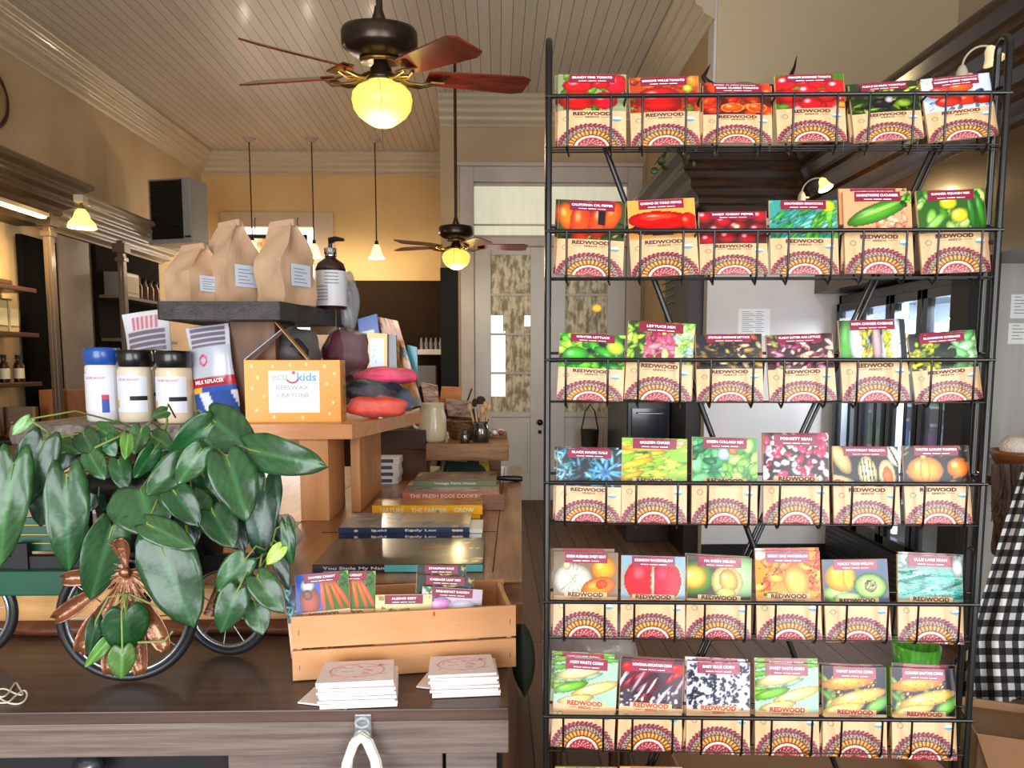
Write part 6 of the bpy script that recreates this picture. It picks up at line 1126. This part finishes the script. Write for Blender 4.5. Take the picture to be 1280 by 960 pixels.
# trailing plant on the passage cornice
t=thing('trailing_cornice_plant','dark green trailing plant on the corner of the dark cornice','potted plant',tuple(P(850,172,5.2))); gl=mat('dark_ivy_leaf',h('24381c'),.4,col2=h('38521f'),scale=9)
lmesh(MB().lathe([(.05,0),(.065,.1),(0,.1)],n=16),'pot',blackmatte,t)
pts=[(840,180),(832,190),(824,198),(818,206)]
MB().tube([P(852,168,5.2)]+[P(x,y,5.1) for x,y in pts],.005,6).build('stem',gl,t)
rr=np.random.RandomState(4)
for k in range(34):
    if k<8: x,y=pts[k%4]; x+=rr.uniform(-6,6); y+=rr.uniform(-6,8)
    else: x,y=rr.uniform(838,878),rr.uniform(166,212 if k%2 else 190)
    c=P(x,y,5.06+.08*rr.rand()); M=Matrix.Translation(c)@Euler(tuple(rr.rand(3)*6)).to_matrix().to_4x4(); MB(M).grid(4,5,lambda u,v:((u-.5)*.05*math.sin(PI*v)**.7,.06*v,.01*abs(u-.5))).build('leaf',gl,t,solid=.001)
# wall objects seen between packets: chrome bracket sign
t=thing('chrome_rail_rack','angled chrome rod rack on the dark pilaster','rack',tuple(P(845,365,6.3)));  q=P(826,392,6.0)
for k in range(4): MB().tube([P(828,356+9*k,6.3),P(856,343+9*k,6.1)],.008,6).build('rod',chrome,t)
# little sign and flower pick behind the third row
t=thing('flower_pick','yellow round-headed pick rising behind the first packet of the third row','ornament',tuple(RM@RP(748,418,.06))); o=Vector(t.location)
z1=RP(744,388,.06).z-RP(748,418,.06).z; lmesh(MB().tube([(0,0,-.04),(-.003,0,z1)],.0012,6),'stem',black,t); lmesh(MB().ell((-.003,0,z1+.003),(.0075,.006,.006)),'head',mat('yellow_head',h('e8a82c'),.5),t)
bsk=thing('black_tote','small black bag with wire handle standing by the right door leaf','bag',(P(737,560,7.7).x,7.7,0))
zz=P(737,537,7.7).z; lmesh(MB().lathe([(.06,0),(.08,zz*.6),(.1,zz),(.09,zz),(0,zz-.03)],n=18),'body',blackmatte,bsk); lmesh(MB().tube([(-.09,0,zz),(-.05,0,zz+.2),(0,0,zz+.27),(.05,0,zz+.2),(.09,0,zz)],.008,6),'handle',black,bsk)
# low things on the floor
card=mat('brown_cardboard',h('96704f'),.7,col2=h('8a6545'),scale=4)
def cbox(lb,x0,x1,ytop,Y,d,hh,yaw=0):
    a=PZ(x0,ytop,hh); w=(x1-x0)*Y/900; c=P((x0+x1)/2,ytop,Y); t=thing('cardboard_box',lb,'cardboard box',(c.x,Y,0),(0,0,yaw)); th=.006
    m=MB(); m.box(-w/2,w/2,0,th,0,hh); m.box(-w/2,w/2,d-th,d,0,hh); m.box(-w/2,-w/2+th,0,d,0,hh); m.box(w/2-th,w/2,0,d,0,hh); m.box(-w/2,w/2,0,d,0,.01); lmesh(m,'carton',card,t)
    lmesh(MB().prism([(-w/2,0,hh),(w/2,0,hh),(w/2-.02,-.14,hh-.1),(-w/2+.02,-.14,hh-.1)],(0,0,.005)),'front_flap',card,t); lmesh(MB().prism([(w/2,0,hh),(w/2,d,hh),(w/2+.12,d-.02,hh-.06),(w/2+.12,.02,hh-.06)],(0,0,.005)),'side_flap',card,t); lmesh(MB().box(-w/2+th,w/2-th,th,d-th,hh-.05,hh-.03),'contents',mat('brown_fill',h('7c5c40'),.8),t); return t
cbox('open brown cardboard box on the floor at the bottom behind the rack',852,1195,925,1.85,.45,.40,R(2))
cbox('smaller brown cardboard box at the lower right corner under the gingham cloth',1225,1330,925,2.2,.3,.33,R(-20))
b=PZ(1142,830,0.0); gp_=P(1144,830,2.6); t=thing('green_wrapped_pot','bright green wrapped pot behind the last packet of the sixth row','pot',(gp_.x,2.6,0))
MB().lathe([(.09,0),(.1,gp_.z-.03),(.075,gp_.z),(.085,P(1144,805,2.6).z),(.08,P(1144,805,2.6).z),(.07,gp_.z),(0,gp_.z)],(gp_.x,2.6,0),28).build('wrapping',mat('bright_green_foil',h('4fae2c'),.3,0,.3,col2=h('2f7a1c'),scale=14,stretch=(6,6,.5)),t)
# crumpled plastic bag between counter and rack
plast=mat('clear_crumpled_plastic',h('d8d4d0'),.12,0,alpha=.35,coat=.8,bump=1,bscale=14)
c=P(735,800,1.95); t=thing('crumpled_plastic_bag','large crumpled clear plastic bag on a low stool beside the counter end','bag',(c.x,1.95,c.z-.14)); lump(t,(0,0,.13),(.13,.13,.13),plast,'film',51); lump(t,(.0,.02,.10),(.10,.09,.07),mat('red_brown_contents',h('5a241a'),.5),'contents',53)
t2=thing('low_stool','dark low stool under the crumpled plastic bag','stool',(c.x,1.95,0)); lmesh(MB().box(-.12,.12,-.12,.14,c.z-.17,c.z-.142),'seat',dbrown,t2,bevel=.005)
for sx in (-.1,.1):
    for sy in (-.1,.12): lmesh(MB().tube([(sx,sy,0),(sx*.9,sy*.9,c.z-.17)],.014,8),'leg',dbrown,t2)
# dark shelf with bowl, fur, gingham cloth at right
SY=3.3; sz=P(1270,592,SY).z; sx=P(1232,600,SY).x
tag(MB().box(sx,XR-.001,SY-.15,SY+.58,sz-.05,sz).build('dark_wall_shelf',dbrown,bevel=.006),'dark wooden shelf at right holding the bowl of white wool','shelf')
bc=P(1278,575,SY); t=thing('wooden_bowl','brown wooden bowl on the dark right-hand shelf','bowl',(bc.x,SY,sz)); lmesh(MB().lathe([(.06,0),(.10,.025),(.13,.09),(.135,.11),(.127,.11),(.09,.035),(0,.02)],n=32,caps=False),'body',mat('turned_bowl_wood',h('8a5430'),.35,0,.3,col2=h('744322'),scale=6,stretch=(1,1,8)),t)
for k,(dx,dy,rr_,lb) in enumerate(((-.05,-.02,.055,'white wool ball at the left of the wooden bowl'),(.05,.0,.06,'white wool ball at the right of the wooden bowl'),(0,.05,.055,'white wool ball at the back of the wooden bowl'))): tag(MB().ell((bc.x+dx,SY+dy,sz+.125),(rr_*1.2,rr_*1.2,rr_)).build('wool_ball',mat('white_wool',h('ddd6c8'),.95,bump=1,bscale=60)),lb,'wool ball','wool balls in the bowl')
# hanging fur
fur=mat('brown_fur',h('4a3830'),.9,col2=h('7a6458'),scale=20,stretch=(2,2,.4),bump=1,bscale=50)
t=thing('fur_garment','dark brown long-haired fur hanging from the right-hand shelf','garment',(P(1262,600,3.1).x,3.1,P(1262,690,3.1).z)); m=MB()
def fu(u,v):
    x=1242+62*u+(1-v)*(6*math.sin(u*13)); y=692-(112*v)+(14*math.sin(u*8) if v<.1 else 0); yy=3.12-.06*math.sin(PI*u)+.015*math.sin(u*30+v*4); return tuple(P(x,y,yy))
m.grid(50,24,fu); m.build('fur_body',fur,t,solid=.02)
r5=np.random.RandomState(8)
for k in range(40):
    x=r5.uniform(1240,1290); y=r5.uniform(596,670); a=P(x,y,3.07); b2=P(x+r5.uniform(-6,4),y+r5.uniform(14,34),3.05); MB().tube([a,(a+b2)/2+Vector((r5.uniform(-.01,.01),-.01,0)),b2],[.008,.006,.001],5).build('fur_lock',fur,t)
# gingham cloth
gm=mat('gingham',h('e4e2de'),.8); nt=gm.node_tree; ca=nt.nodes.new('ShaderNodeVertexColor'); ca.layer_name='Col'; sep=nt.nodes.new('ShaderNodeSeparateColor'); nt.links.new(ca.outputs[0],sep.inputs[0])
def stripe(sock):
    m1=nt.nodes.new('ShaderNodeMath'); m1.operation='MULTIPLY'; m1.inputs[1].default_value=18; nt.links.new(sock,m1.inputs[0]); m2=nt.nodes.new('ShaderNodeMath'); m2.operation='FRACT'; nt.links.new(m1.outputs[0],m2.inputs[0]); m3=nt.nodes.new('ShaderNodeMath'); m3.operation='GREATER_THAN'; m3.inputs[1].default_value=.5; nt.links.new(m2.outputs[0],m3.inputs[0]); return m3
s1,s2=stripe(sep.outputs[0]),stripe(sep.outputs[1]); ad=nt.nodes.new('ShaderNodeMath'); ad.operation='ADD'; nt.links.new(s1.outputs[0],ad.inputs[0]); nt.links.new(s2.outputs[0],ad.inputs[1]); mu=nt.nodes.new('ShaderNodeMath'); mu.operation='MULTIPLY'; mu.inputs[1].default_value=.5; nt.links.new(ad.outputs[0],mu.inputs[0])
rp=nt.nodes.new('ShaderNodeValToRGB'); rp.color_ramp.interpolation='CONSTANT'; rp.color_ramp.elements[0].color=L4(h('e8e6e2')); rp.color_ramp.elements[1].position=.3; rp.color_ramp.elements[1].color=L4(h('4a484a')); e=rp.color_ramp.elements.new(.8); e.color=L4(h('0e0d10')); nt.links.new(mu.outputs[0],rp.inputs[0]); nt.links.new(rp.outputs[0],nt.nodes['Principled BSDF'].inputs['Base Color'])
def cloth(lb,ptfn,nm,Y,base,uv0=(0,0)):
    t=thing('gingham_cloth',lb,'cloth',base); m=MB()
    m.grid(70,50,ptfn,cf=lambda u,v:tuple((lambda q:np.where(q<=.0031308,q*12.92,1.055*q**(1/2.4)-.055))(np.array([u*.45+uv0[0]+.02*math.sin(v*4),v*.95*(.3 if nm=='b' else 1)+uv0[1],0.0]))))
    m.build('cloth_body',gm,t,solid=.003)
def cl1(u,v):
    yy=580+300*(1-v); xl=1278-(yy-580)*.30 if yy<800 else 1212; xr=1345; x=xl+(xr-xl)*u; Y=2.75+.05*math.sin(u*16+v*1.5)*(1-v*.6); 
    return tuple(P(x,yy+(12*math.sin(u*9) if v<.02 else 0),Y))
cloth('black and white gingham cloth hanging in folds at the right edge',cl1,'a',2.75,tuple(P(1255,872,2.75)))
def cl2(u,v):
    x=1178+36*u; y=934-(92+40*u)*v; return tuple(P(x,y,2.9+.03*math.sin(u*12)))
cloth('small end of gingham cloth lying behind the rack upright',cl2,'b',2.9,tuple(P(1195,872,2.9)),(.3,.2))
tag(MB().box(P(1216,640,3.2).x,P(1216,640,3.2).x+.9,2.70,2.72,P(1250,578,2.7).z,P(1250,578,2.7).z+.015).build('hanging_rail',black),'black rail from which the gingham cloth hangs','rail')
# leaf blade hanging at the counter end
t=thing('dark_hanging_leaf','long dark leaf hanging beside the end of the dark counter','leaf',tuple(P(652,860,1.45))); MB().grid(6,12,lambda u,v:tuple(P(652+(u-.5)*30*math.sin(PI*min(1,v+.05))**.6+4*v,780+92*v,1.45+.02*abs(u-.5)))).build('leaf_blade',mat('dark_leaf_blade',h('1e2a1c'),.4),t,solid=.001)
